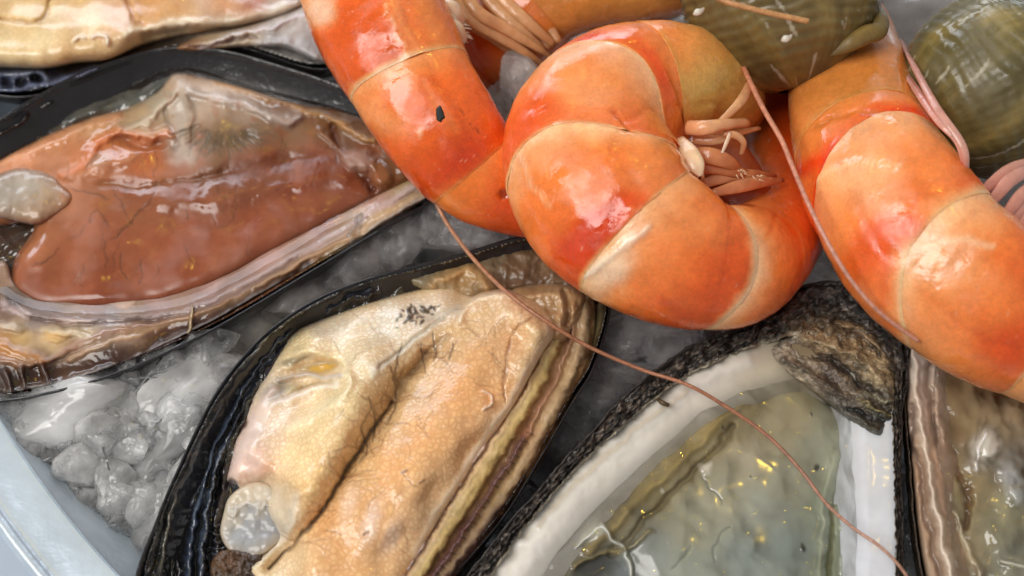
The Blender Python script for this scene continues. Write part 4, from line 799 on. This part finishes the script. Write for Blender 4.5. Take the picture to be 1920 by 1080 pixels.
def c1(pt):
    pt.stroke([(1150, 60), (1185, 110), (1230, 190), (1275, 250)], 30, 0, (238, 140, 84), .6); pt.blob(1040, 110, 70, 16, -25, 0, (222, 74, 24), .8, .7)
    pt.stroke([(1130, 150), (1165, 205), (1220, 270), (1270, 318)], 6, -.05, (206, 84, 30), .6); pt.stroke([(1100, 120), (1150, 170), (1190, 230)], 8, .03, (246, 160, 110), .5)
def c2(pt):
    pt.blob(1100, 180, 60, 40, 20, 0, (250, 186, 146), .6, .8); pt.blob(990, 230, 40, 46, 20, 0, (226, 96, 40), .7, .8); pt.blob(1080, 220, 60, 20, -5, 0, (246, 140, 100), .6, .7)
    pt.stroke([(1160, 230), (1220, 290), (1285, 330)], 8, .03, (240, 150, 100), .6); pt.stroke([(1150, 210), (1210, 280), (1270, 325)], 3, -.04, (200, 84, 34), .6)
def c3(pt):
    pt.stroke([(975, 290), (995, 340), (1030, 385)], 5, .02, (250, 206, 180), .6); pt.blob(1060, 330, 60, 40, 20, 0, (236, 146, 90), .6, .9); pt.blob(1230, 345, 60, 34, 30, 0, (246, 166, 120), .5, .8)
    pt.blob(1120, 436, 92, 34, -36, 0, (216, 74, 12), .85, .45); pt.blob(1190, 395, 36, 26, -30, 0, (236, 110, 70), .6, .8); pt.stroke([(1180, 390), (1210, 400), (1225, 380), (1250, 390)], 3, .03, (246, 150, 110), .5)
def c4(pt):
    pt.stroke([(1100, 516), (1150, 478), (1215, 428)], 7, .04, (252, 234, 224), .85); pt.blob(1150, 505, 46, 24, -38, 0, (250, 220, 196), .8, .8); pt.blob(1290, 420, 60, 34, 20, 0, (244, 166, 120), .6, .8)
    pt.blob(1235, 480, 50, 50, 0, 0, (240, 150, 100), .6, .8); pt.stroke([(1240, 560), (1290, 595), (1330, 600)], 10, 0, (200, 80, 24), .5)
def c5(pt):
    pt.stroke([(1320, 606), (1352, 580), (1368, 535), (1372, 490), (1356, 440)], 10, .02, (246, 190, 156), .7); pt.stroke([(1360, 450), (1364, 462), (1358, 472)], 3, -.03, (140, 60, 24), .7)
PR = ((985, 130), (1095, 190), (1285, 300))
sm1 = (.197, .185, .2); sm2 = (.268, .236, .33); sm3 = (.36, .343, .40); sm4 = (.452, .455, .478); sm5 = (.585, .618, .61); sm6 = (.66, .688, .675)
CA = [(0, FLESH), (.6, (224, 180, 120)), (.9, (238, 150, 96)), (1, (240, 150, 100))]
p2.segment('carapace', 0, sm1, CA, c0, seed=111, vmix=.3, ventral=(206, 170, 112))
p2.segment('tail_segment', sm1, sm2, [(0, (240, 150, 100)), (.4, (240, 138, 84)), (.8, (226, 84, 34)), (.95, (228, 90, 40)), (1, WHITE)], c1, seed=112, ventral=(240, 146, 92))
p2.segment('tail_segment', sm2, sm3, [(0, WHITE), (.1, (250, 184, 146)), (.5, (242, 146, 94)), (.85, (232, 104, 54)), (.97, (236, 120, 74)), (1, WHITE)], c2, seed=113, ventral=(242, 150, 96))
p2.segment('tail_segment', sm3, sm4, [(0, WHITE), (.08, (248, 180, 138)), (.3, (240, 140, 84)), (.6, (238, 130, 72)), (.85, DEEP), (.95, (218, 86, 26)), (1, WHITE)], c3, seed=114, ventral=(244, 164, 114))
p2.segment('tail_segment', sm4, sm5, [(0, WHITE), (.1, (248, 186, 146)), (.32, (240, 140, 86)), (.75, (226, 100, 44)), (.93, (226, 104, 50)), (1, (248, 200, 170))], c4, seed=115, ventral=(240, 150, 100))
p2.segment('tail_segment', sm5, sm6, [(0, (248, 196, 160)), (.3, (238, 140, 90)), (.8, (222, 100, 48)), (1, (236, 140, 96))], c5, seed=116, flare=.015)
p2.segment('tail_segment', sm6, 1.0, [(0, (230, 120, 70)), (.3, (206, 86, 40)), (1, (170, 70, 34))], None, seed=117)  # ramp darkens to the hidden end, shade painted into the colour
tube_mesh('belly_fill', pz([(1262, 225, 1.5), (1310, 275, 1.35), (1350, 325, 1.1), (1390, 385, .9), (1420, 440, .8)]), [.45, .55, .6, .55, .4], M['limb'], p2.root, [(206, 140, 90), (180, 100, 60), (170, 84, 46), (190, 90, 46)], 18, 8, .8)  # added flesh lump, a dark backing for the hollow of the curl
L2 = [(214, 146, 100), (226, 168, 122), (206, 146, 104)]
for nm, pts, r, fl, cl in [
        ('leg', [(1290, 240, 2.3), (1320, 240, 2.45), (1360, 233, 2.45), (1402, 230, 2.2)], [.12, .12, .085, .07], .7, L2),
        ('leg', [(1345, 233, 2.4), (1368, 212, 2.45), (1392, 186, 2.4), (1408, 158, 2.2)], [.045, .06, .08, .085], .6, L2),
        ('leg', [(1356, 250, 2.3), (1380, 254, 2.3), (1394, 268, 2.2), (1390, 290, 2.0)], [.05, .06, .05, .03], .6, L2),
        ('leg', [(1369, 250, 2.45), (1362, 268, 2.5), (1354, 287, 2.5)], [.035, .03, .02], .8, [(230, 180, 150), (236, 196, 170)]),
        ('leg', [(1300, 262, 2.1), (1345, 262, 2.2), (1380, 250, 2.1), (1425, 240, 1.8)], [.08, .08, .06, .03], .5, L2),
        ('swimming_leg', [(1272, 262, 2.35), (1292, 288, 2.45), (1306, 312, 2.45), (1314, 330, 2.4)], [.1, .15, .13, .03], .35, [(240, 190, 146), (244, 204, 166), (240, 206, 176)]),
        ('swimming_leg', [(1296, 288, 2.1), (1330, 292, 2.2), (1366, 304, 2.1), (1396, 326, 1.8)], [.09, .13, .11, .03], .3, [(214, 140, 90), (206, 132, 84), (190, 116, 76)]),
        ('swimming_leg', [(1304, 318, 2.0), (1340, 312, 2.05), (1384, 322, 1.9), (1424, 338, 1.5)], [.08, .12, .10, .03], .3, [(206, 128, 80), (200, 124, 78), (170, 100, 64)]),
        ('swimming_leg', [(1318, 345, 1.9), (1360, 332, 1.9), (1410, 328, 1.7), (1456, 330, 1.3)], [.07, .10, .09, .03], .3, [(214, 140, 96), (214, 142, 98), (180, 110, 72)]),
        ('swimming_leg', [(1336, 362, 1.85), (1384, 350, 1.85), (1424, 342, 1.65), (1470, 338, 1.3)], [.06, .10, .09, .03], .3, [(214, 130, 84), (216, 146, 104), (190, 120, 84)])]:
    p2.limb(nm, pts, r, cl, fl, 12)
for k in range(26):                          # fringe on the swimming legs
    x, y, a0 = [(1314, 326, 1.3), (1396, 326, .7), (1424, 338, .6), (1300, 318, 1.7)][k % 4]; x += random.uniform(-16, 4); y += random.uniform(-10, 3); a0 += random.uniform(-.5, .5); L = random.uniform(9, 18)
    p2.limb('bristle', [(x, y, 2.3 - .15 * (k % 4)), (x + L * .5 * math.cos(a0), y + L * .5 * math.sin(a0), 2.25 - .15 * (k % 4)), (x + L * math.cos(a0), y + L * math.sin(a0), 2.15 - .15 * (k % 4))], [.014, .012, .005], [(232, 190, 150), (240, 210, 180)], 1, 5)

# --- prawn on the right
p3 = Prawn('long orange prawn on the right with a red band, thin antenna lying along it', [(1575, 60, 1.0, 96, .85), (1588, 130, 1.4, 108, .85), (1608, 235, 1.75, 126, .82), (1650, 345, 1.9, 146, .8), (1722, 455, 1.9, 158, .8), (1820, 545, 1.8, 156, .8), (1940, 610, 1.6, 148, .8), (2060, 660, 1.4, 135, .8), (2180, 700, 1.1, 115, .8)], -1, at(1690., 420., .3))
def d0(pt):
    pt.blob(1600, 160, 110, 40, 0, 0, (206, 140, 84), .7, .8); pt.stroke([(1530, 240), (1580, 215), (1640, 205), (1690, 212), (1730, 240)], 4, .02, (232, 150, 90), .6)  # ochre blob paints the whelk's shade on the front end
def d1(pt):
    pt.stroke([(1478, 330), (1510, 315), (1560, 292), (1620, 280), (1690, 296)], 15, 0, (232, 64, 20), .8); pt.stroke([(1530, 232), (1600, 210), (1680, 214)], 5, -.03, (206, 130, 70), .6)
    pt.blob(1620, 240, 90, 26, 0, 0, (242, 156, 100), .5, .8)
def d2(pt):
    pt.blob(1620, 330, 66, 30, -10, 0, (252, 200, 156), .7, .8); pt.blob(1650, 370, 60, 34, 10, 0, (246, 176, 140), .7, .8); pt.blob(1690, 430, 66, 26, -8, 0, (238, 112, 70), .75, .7)
    pt.blob(1620, 480, 34, 60, 35, 0, (228, 96, 40), .7, .7); pt.blob(1540, 400, 30, 60, 20, 0, (246, 170, 130), .5, .8); pt.stroke([(1505, 380), (1520, 350), (1560, 322), (1620, 305), (1690, 310)], 4, .03, (250, 206, 170), .6); pt.blob(1760, 350, 50, 50, 0, 0, (242, 156, 104), .6, .8)
def d3(pt):
    pt.stroke([(1655, 560), (1680, 510), (1730, 468), (1800, 448), (1860, 462)], 7, .008, (250, 212, 184), .6); pt.blob(1770, 500, 80, 40, 20, 0, (246, 186, 146), .6, .9); pt.blob(1880, 560, 60, 40, 20, 0, (240, 150, 100), .6, .8)
    pt.blob(1890, 660, 50, 34, 20, 0, (222, 86, 26), .75, .7); pt.blob(1760, 590, 50, 60, 30, 0, (240, 150, 100), .5, .9)
q1 = ((1476, 300), (1600, 255), (1740, 235)); q2 = ((1490, 355), (1620, 300), (1770, 310)); q3 = ((1640, 555), (1735, 470), (1870, 455)); q4 = ((1880, 715), (1915, 640), (1990, 500))
p3.segment('carapace', 0, q1, [(0, (190, 120, 70)), (.5, (222, 150, 94)), (1, (240, 160, 106))], d0, seed=121, vmix=.3, ventral=(226, 150, 96))  # darker start of the ramp: shade under the whelk put into the colour
p3.segment('tail_segment', q1, q2, [(0, (240, 156, 104)), (.5, (240, 146, 92)), (.9, (232, 84, 34)), (1, (236, 90, 44))], d1, seed=122, ventral=(240, 150, 96))
p3.segment('tail_segment', q2, q3, [(0, (250, 186, 146)), (.3, (246, 164, 116)), (.6, (240, 136, 84)), (.85, (232, 104, 56)), (1, WHITE)], d2, seed=123, ventral=(242, 160, 108))
p3.segment('tail_segment', q3, q4, [(0, WHITE), (.12, (248, 180, 138)), (.45, (240, 140, 86)), (.85, (222, 88, 28)), (.96, (226, 110, 60)), (1, WHITE)], d3, seed=124, ventral=(242, 160, 110))
p3.segment('tail_segment', q4, 1.0, STD, None, seed=125)
for pts, r in [([(1668, 60, 1.5), (1690, 120, 2.0), (1720, 170, 2.7), (1760, 225, 3.0), (1795, 262, 3.0), (1808, 300, 2.8), (1814, 345, 2.4)], [.05, .08, .1, .1, .09, .08, .05]), ([(1690, 75, 1.6), (1712, 120, 2.5), (1755, 200, 3.0), (1806, 275, 3.0), (1812, 330, 2.6)], [.06, .08, .09, .08, .05]),
               ([(1830, 372, 2.2), (1860, 345, 2.3), (1900, 318, 2.3), (1960, 300, 2.2)], [.05, .13, .16, .12]), ([(1835, 400, 2.2), (1866, 370, 2.3), (1898, 335, 2.35), (1950, 310, 2.2)], [.05, .12, .15, .12]), ([(1876, 420, 2.1), (1896, 392, 2.2), (1922, 362, 2.2), (1960, 340, 2.1)], [.06, .14, .16, .13]), ([(1905, 450, 2.0), (1920, 420, 2.1), (1945, 390, 2.1), (1980, 370, 2.0)], [.06, .14, .16, .13]), ([(1852, 386, 2.25), (1880, 352, 2.3), (1915, 325, 2.3), (1965, 300, 2.2)], [.04, .10, .12, .1]), ([(1890, 436, 2.05), (1908, 405, 2.15), (1934, 372, 2.15), (1975, 350, 2.0)], [.04, .1, .12, .1])]:
    p3.limb('leg', pts, [q * .72 for q in r], PK, .45)

# --- prawn at the back, mostly hidden
p4 = Prawn('shaded brownish prawn at the top behind the curled ones, mostly hidden', [(860, 40, -.2, 70, .9), (905, 95, .0, 78, .9), (960, 60, .4, 84, .9), (1040, -10, .9, 90, .9), (1130, -40, 1.1, 92, .9), (1230, -50, 1.1, 90, .9), (1330, -80, 1.0, 80, .9)], -1, at(1050., 0., -.6))
p4.segment('carapace', .45, 1.0, [(0, (206, 140, 84)), (.5, (200, 150, 96)), (1, (180, 130, 84))], None, seed=131)
p4.segment('tail_segment', .22, .45, [(0, (210, 100, 50)), (1, (214, 130, 74))], None, seed=132)
p4.segment('tail_segment', 0.0, .22, [(0, (190, 70, 34)), (1, (206, 96, 46))], None, seed=133)

# ================================================================== loose antennae
def antenna(label, pts, r0, r1, cols):
    P = pz(pts); o = tube_mesh('antenna', P, np.linspace(r0, r1, len(pts)), M['antenna'], None, cols, 8, 16, 1, base=tuple(P[0]))
    o['label'] = label; o['category'] = 'antenna'; o['group'] = 'loose prawn antennae'
antenna('long thin prawn antenna trailing across the cream mussel and the front oyster', [(805, 345, 1.0), (820, 385, .9), (845, 430, .85), (890, 488, .9), (950, 548, 1.1), (1020, 600, 1.12), (1100, 648, .92), (1200, 692, .80), (1290, 722, .86), (1370, 768, .72), (1440, 818, .6), (1500, 880, .58), (1550, 945, .62), (1600, 990, .75), (1650, 1025, .8), (1690, 1066, .75), (1730, 1130, .5)], .036, .022, [(170, 128, 98), (176, 128, 98), (160, 106, 76), (170, 112, 82), (156, 106, 84), (180, 134, 112), (184, 140, 120)])
antenna('thin pinkish antenna hanging from the whelk and lying along the right prawn', [(1392, 120, 2.2), (1405, 150, 2.35), (1432, 205, 2.4), (1465, 262, 2.5), (1485, 310, 2.5), (1510, 370, 2.5), (1540, 432, 2.5), (1570, 486, 2.4), (1604, 536, 2.2), (1652, 588, 2.0), (1722, 640, 1.8)], .045, .03, [(196, 120, 86), (206, 140, 110), (200, 136, 116), (206, 150, 130), (190, 130, 110)])
antenna('short cut off antenna piece lying on the ribbed whelk', [(1300, -40, 4.3), (1350, -2, 4.35), (1400, 14, 4.35), (1450, 26, 4.3), (1516, 40, 4.2)], .04, .04, [(180, 120, 70), (196, 140, 90), (206, 150, 96)])

# ================================================================== whelks
def whelk(label, center, axis, rad, base, turn=0., cords=27, seed=0, tint=(122, 102, 56), dark=(84, 72, 40), lip=None):
    """snail shell: axis points to the apex, center is the middle of the body whorl"""
    root = thing('whelk', label, 'whelk', base, 'whelks piled at the top right')
    nf, na = 260, 260
    hh = np.linspace(0, 1, nf); ph = np.linspace(0, 2 * np.pi, na, endpoint=False); H, PH = np.meshgrid(hh, ph, indexing='ij')
    # height runs from the apex (0) to the base (1); whorls overlap along a helix that widens downward
    hp = np.clip(H, .002, 1)
    wh = 1.55 * np.log(hp / .9) / math.log(2) + PH / (2 * np.pi) + turn; fr = wh - np.floor(wh)
    env = np.where(H < .66, .02 + .98 * (H / .66) ** 1.02, np.sqrt(np.clip(1 - ((H - .66) / .345) ** 2.2, 0, 1)) * .985 + .01)
    bul = .86 + .14 * np.sin(np.clip(fr, 0, 1) * math.pi) ** .55
    r = env * np.where(H < .62, bul, bul + (1 - bul) * sstep(.62, .74, H))
    rib = np.cos(2 * np.pi * cords * (H * 1.25 + .03 * fbm(PH * 1.5, H * 3, 2, seed)))
    r = r * (1 + .005 * rib * sstep(.15, .4, H) + .02 * fbm(np.cos(PH) * 2 + H * 3, np.sin(PH) * 2, 3, seed + 1) + .006 * fbm(PH * 14, H * 5, 3, seed + 2))
    a = np.array(Vector(axis).normalized()); e1 = np.cross(a, [0.3, .9, -.2]); e1 /= np.linalg.norm(e1); e2 = np.cross(a, e1)
    z = (.58 - H) * 3.3
    V = (np.cos(PH)[..., None] * e1 + np.sin(PH)[..., None] * e2) * (r * rad)[..., None] + a * (z * rad)[..., None] + np.asarray(center)
    V = V.reshape(-1, 3); U_, V_ = H.ravel(), PH.ravel()
    k = .45 + .28 * sstep(-.9, .9, rib.ravel()) * sstep(-.5, .6, fbm(np.cos(V_) * 2, np.sin(V_) * 2 + U_ * 6, 3, seed + 4)); c = lin(dark) + (lin(tint) - lin(dark)) * k[:, None]
    nz = fbm(np.cos(V_) * 2.5 + U_ * 4, np.sin(V_) * 2.5, 4, seed + 7)[:, None]; c = c + (lin((150, 130, 74)) - c) * np.clip(nz, 0, 1) * .8; c = c * (1 - .3 * np.clip(-nz, 0, 1))
    w8 = sstep(.62, .8, fbm(np.cos(V_) * 9 + U_ * 12, np.sin(V_) * 9 - U_ * 5, 3, seed + 9))[:, None]; c = c + (lin((196, 190, 170)) - c) * w8 * .5
    mesh('shell', V, gridfaces(nf, na, True), M['whelk'], root, np.clip(c, .004, 1))
    if lip is not None:
        pts, rr = lip; tube_mesh('lip', pz(pts), rr, M['whelk'], root, [(104, 86, 46), (124, 100, 52), (116, 96, 48), (128, 108, 58)], 14, 10, .7)
    return root
whelk('olive ribbed whelk at the top between the two orange prawns', at(1452., -92., 2.75), (-.16, .84, .50), 1.62, at(1440., 0., .2), seed=2,
      lip=([(1555, 104, 2.6), (1590, 84, 2.75), (1622, 66, 2.8), (1648, 56, 2.75), (1650, 30, 2.6), (1636, 6, 2.4)], [.03, .12, .15, .14, .12, .06]))
whelk('glossy green whelk cut off by the right edge near the top', at(1925., 130., 2.0), (.88, .38, .25), 1.48, at(1890., 130., .2), .35, seed=5, tint=(116, 104, 60), dark=(80, 72, 42), cords=22)

# ================================================================== small fleck
f = Sheet([(819, 203), (825, 198), (830, 207), (834, 221), (829, 224), (827, 229), (820, 225), (818, 212)], 1.0, margin=1.5, sm=1, warp=0, z=2.66, round_w=4, round_h=.03, seed=141, drop=.05)
V3 = at(f.U, f.V, f.h); fl = mesh('herb_fleck', V3, f.F, M['flake'], None, base=tuple(at(825., 213., 2.6)))
fl['label'] = 'tiny black fleck stuck on the left prawn'; fl['category'] = 'fleck'

# ================================================================== scraps
P = pz([(1233, 748, .62), (1242, 755, .66), (1254, 760, .64)])
tw = tube_mesh('twig', P, [.025, .04, .03], M['antenna'], None, [(70, 56, 34), (84, 66, 40), (60, 48, 30)], 7, 5, 1, base=tuple(P[0]))
tw['label'] = 'tiny brown twig lying on the white rim of the front oyster'; tw['category'] = 'twig'
for x, y, z_, lab in [(1309, 22, 4.0, 'white crumb stuck on the upper left of the ribbed whelk'), (1474, 72, 4.15, 'white crumb stuck on the middle of the ribbed whelk')]:
    P = pz([(x - 9, y + 5, z_), (x - 2, y + 1, z_ + .06), (x + 6, y - 2, z_ + .05), (x + 11, y - 7, z_)])
    cr = tube_mesh('crumb', P, [.015, .05, .035, .015], M['muscle'], None, [(220, 214, 190), (226, 220, 200)], 8, 4, .6, base=tuple(P[0])); cr['label'] = lab; cr['category'] = 'crumb'; cr['group'] = 'white crumbs on the whelk'

# ================================================================== ice
def ice_material(name, cloud=.4, col=(.93, .95, .97), sss=.010):
    """wet ice: refracting surface with cloudy, light scattering patches inside"""
    m = bpy.data.materials.new(name); m.use_nodes = True; nt = m.node_tree; N = nt.nodes; Lk = nt.links
    P = N['Principled BSDF']; out = N['Material Output']; tc = N.new('ShaderNodeTexCoord')
    P.inputs['Base Color'].default_value = tuple(col) + (1,); P.inputs['Roughness'].default_value = .25; P.inputs['IOR'].default_value = 1.31
    P.inputs['Subsurface Weight'].default_value = 1; P.inputs['Subsurface Radius'].default_value = (1, 1, 1); P.inputs['Subsurface Scale'].default_value = sss
    P.inputs['Coat Weight'].default_value = 1; P.inputs['Coat Roughness'].default_value = .02
    def nz(sc, det=5):
        n = N.new('ShaderNodeTexNoise'); n.inputs['Scale'].default_value = sc; n.inputs['Detail'].default_value = det
        Lk.new(tc.outputs['Object'], n.inputs['Vector']); return n.outputs[0]
    b = N.new('ShaderNodeBump'); b.inputs['Strength'].default_value = 1; b.inputs['Distance'].default_value = .0016; Lk.new(nz(170, 3), b.inputs['Height'])
    for s_ in ('Normal', 'Coat Normal'): Lk.new(b.outputs[0], P.inputs[s_])
    g = N.new('ShaderNodeBsdfGlass'); g.inputs['IOR'].default_value = 1.25; g.inputs['Roughness'].default_value = .04; g.inputs['Color'].default_value = (.97, .98, .99, 1); Lk.new(b.outputs[0], g.inputs['Normal'])
    tr = N.new('ShaderNodeBsdfTransparent'); tr.inputs[0].default_value = (.95, .96, .97, 1)
    m1 = N.new('ShaderNodeMixShader'); m1.inputs[0].default_value = .5; Lk.new(tr.outputs[0], m1.inputs[1]); Lk.new(g.outputs[0], m1.inputs[2])
    mr = N.new('ShaderNodeMapRange'); mr.inputs['From Min'].default_value = .38; mr.inputs['From Max'].default_value = .64; mr.inputs['To Min'].default_value = max(0, cloud - .25); mr.inputs['To Max'].default_value = min(1, cloud + .3); Lk.new(nz(110, 6), mr.inputs[0])
    lw = N.new('ShaderNodeLayerWeight'); lw.inputs[0].default_value = .3; ad = N.new('ShaderNodeMath'); ad.operation = 'MULTIPLY_ADD'; ad.use_clamp = True; ad.inputs[1].default_value = .5; Lk.new(lw.outputs['Facing'], ad.inputs[0]); Lk.new(mr.outputs[0], ad.inputs[2])
    mx = N.new('ShaderNodeMixShader'); Lk.new(ad.outputs[0], mx.inputs[0]); Lk.new(m1.outputs[0], mx.inputs[1]); Lk.new(P.outputs[0], mx.inputs[2]); Lk.new(mx.outputs[0], out.inputs['Surface'])
    return m
M['ice'] = ice_material('crushed_ice', .64, (.99, .995, 1.0), .016); M['clear_ice'] = ice_material('clear_ice', .06, (.7, .67, .66))
import bmesh
ICE = []
for k in range(10):
    bm = bmesh.new(); bmesh.ops.create_icosphere(bm, subdivisions=5, radius=1)
    V = np.array([v.co[:] for v in bm.verts]); F = np.array([[v.index for v in f.verts] for f in bm.faces]); bm.free()
    rg = np.random.default_rng(100 + k)
    for c in range(16):
        nrm = rg.normal(size=3); nrm /= np.linalg.norm(nrm); d = rg.uniform(.60, .92)
        e = V @ nrm - d; V = V - np.where(e > 0, e * .88, 0)[:, None] * nrm
    V = V * (1 + .10 * fbm(V[:, 0] * 1.6 + V[:, 2], V[:, 1] * 1.6 - V[:, 2] * .7, 4, k) + .03 * fbm(V[:, 0] * 5 + V[:, 2] * 4, V[:, 1] * 5, 4, k + 20))[:, None]
    V *= [1, rg.uniform(.7, .95), rg.uniform(.55, .8)]
    me = bpy.data.meshes.new('ice_chunk'); me.from_pydata((V * S).tolist(), [], F.tolist()); me.polygons.foreach_set('use_smooth', np.ones(len(F), bool)); me.update(); ICE.append(me)
CHIP = []
for k in range(8):                           # sharp broken chips
    bm = bmesh.new(); rg = np.random.default_rng(300 + k)
    for q in range(18):
        v = rg.normal(size=3); v /= np.linalg.norm(v); bm.verts.new(v * rg.uniform(.75, 1.05) * [1, rg.uniform(.7, .9), .62])
    bmesh.ops.convex_hull(bm, input=bm.verts); bmesh.ops.delete(bm, geom=[v for v in bm.verts if not v.link_faces], context='VERTS')
    bmesh.ops.scale(bm, vec=(S, S, S), verts=bm.verts); bmesh.ops.bevel(bm, geom=bm.edges[:], offset=.0006, segments=2, affect='EDGES', profile=.6)
    me = bpy.data.meshes.new('ice_chip'); bm.to_mesh(me); bm.free(); CHIP.append(me)
def ice(px, py, z, r, label, group, k=None, sq=None, rot=None, clear=False, name='ice_chunk', chip=False):
    k = random.randrange(8) if k is None else k
    me = CHIP[k] if chip else ICE[k]
    o = bpy.data.objects.new(name, me); link(o)
    o.location = Vector(at(float(px), float(py), z)) * S
    o.rotation_euler = rot if rot else (random.uniform(-.5, .5), random.uniform(-.5, .5), random.uniform(0, 6.28))
    s_ = sq or (1, 1, 1); r *= 1.32; o.scale = (r * s_[0], r * s_[1], r * s_[2])
    o['label'] = label; o['category'] = 'ice'; o['group'] = group
    if not me.materials: me.materials.append(M['ice'])
    if clear: o.material_slots[0].link = 'OBJECT'; o.material_slots[0].material = M['clear_ice']
    return o
HI = 'ice chunks by the tray rim'
for px, py, z, r, sq, rz, lab in [(95, 790, -.55, 1.30, (1.25, .72, .8), .2, 'broad flat ice chunk at the left, its lower edge beside the tray rim'),
        (300, 695, -.6, 1.05, (1.2, .55, .8), .35, 'long pale ice chunk tucked under the brown mussel shell edge'),
        (310, 790, -.5, .95, (1.15, .8, .9), .9, 'wet shiny ice chunk with bright glints beside the black mussel rim'),
        (140, 868, -.95, .66, (1.1, .8, .9), .1, 'crumbly ice chunk below the broad flat one near the tray rim'),
        (120, 932, -1.2, .62, (.8, 1.1, .9), .3, 'rounded ice chunk closest to the tray rim'),
        (275, 950, -1.0, .92, (.9, 1.0, .9), 1.0, 'large rounded ice chunk low down against the black mussel rim'),
        (208, 1000, -1.7, .34, (1, 1, 1), .5, 'small clear ice lump beneath the large rounded chunk in the tray'),
        (205, 915, -1.1, .52, (1, .8, .9), 2.0, 'jagged small ice chunk in the middle of the lower left heap'),
        (225, 865, -.8, .6, (1.1, .9, .8), 2.6, 'cloudy ice chunk in the centre of the lower left heap'),
        (400, 630, -.8, .85, (1.2, .7, .8), .4, 'smooth grey ice chunk between the brown and the cream mussel'),
        (395, 740, -.6, .66, (.9, .9, .9), 1.4, 'ice chunk pressed against the outer side of the black mussel rim'),
        (30, 745, -.8, .8, (1.1, .7, .8), 2.2, 'ice chunk at the left edge just under the brown mussel')]:
    ice(px, py, z - .1, r * .88, lab, HI, sq=sq, rot=(random.uniform(-.25, .25), random.uniform(-.25, .25), rz))
for k in range(230):                          # crushed bits over and between the larger chunks
    px, py = random.uniform(20, 440), random.uniform(640, 985)
    if py < 740 - (px - 40) * .35 or py > 1010 - abs(px - 200) * .5 or px > 470 - (py - 640) * .45: continue
    ice(px, py, random.uniform(-.7, -.1) - max(0, (py - 800) / 300.0), random.uniform(.16, .42), 'small broken bit of ice lying on the lower left ice heap', HI, clear=k % 3 == 0, chip=True, name='ice_chip')
for k, (px, py, z, r) in enumerate([(560, 545, -.6, .7), (640, 500, -.5, .6), (700, 470, -.4, .6), (760, 440, -.3, .55), (880, 425, -.1, .4), (820, 415, -.2, .4), (1090, 760, -.9, .7), (1130, 720, -.7, .6), (1050, 850, -1.1, .7), (1250, 630, -.4, .5), (1160, 600, -.5, .5), (940, 960, -1.2, .6), (500, 580, -.7, .6)]):
    ice(px, py, z, r, 'dark wet ice piece in the gap between the shells', 'wet ice in the gaps', clear=True)
ice(975, 140, .55, .42, 'frosty ice chunk between the left prawn and the middle prawn', 'ice chunks among the prawns', sq=(.8, 1.1, 1), rot=(.2, .1, .3))
ice(935, 200, .1, .5, 'dull sliver of ice in the gap right of the left prawn', 'ice chunks among the prawns', sq=(.45, 1.3, 1), rot=(.1, .3, -.1), clear=True)
ice(1195, 640, -.35, .8, 'clear ice slab below the middle prawn beside the front oyster', 'ice chunks among the prawns', sq=(1.0, .8, .6), rot=(.1, .1, .4), clear=True)
ice(860, 440, -.25, .62, 'clear glinting ice piece below the left prawn tail', 'ice chunks among the prawns', sq=(1.3, .6, .7), rot=(.1, -.1, -.2), clear=True)
ice(1700, 40, -.4, 1.1, 'blurred grey ice chunk between the two whelks', 'ice chunks among the prawns', sq=(1.2, .9, .8), rot=(.1, -.1, .3), clear=True)
for k in range(120):                         # the rest of the heap, lower down between the shells
    px, py = random.uniform(-150, 2050), random.uniform(-150, 1150)
    if px < 260 and py > 700: continue
    ice(px, py, random.uniform(-2.6, -1.5), random.uniform(.5, 1.0), 'ice chunk lying deep in the heap under the seafood', 'ice chunks under the seafood', clear=random.random() < .6)
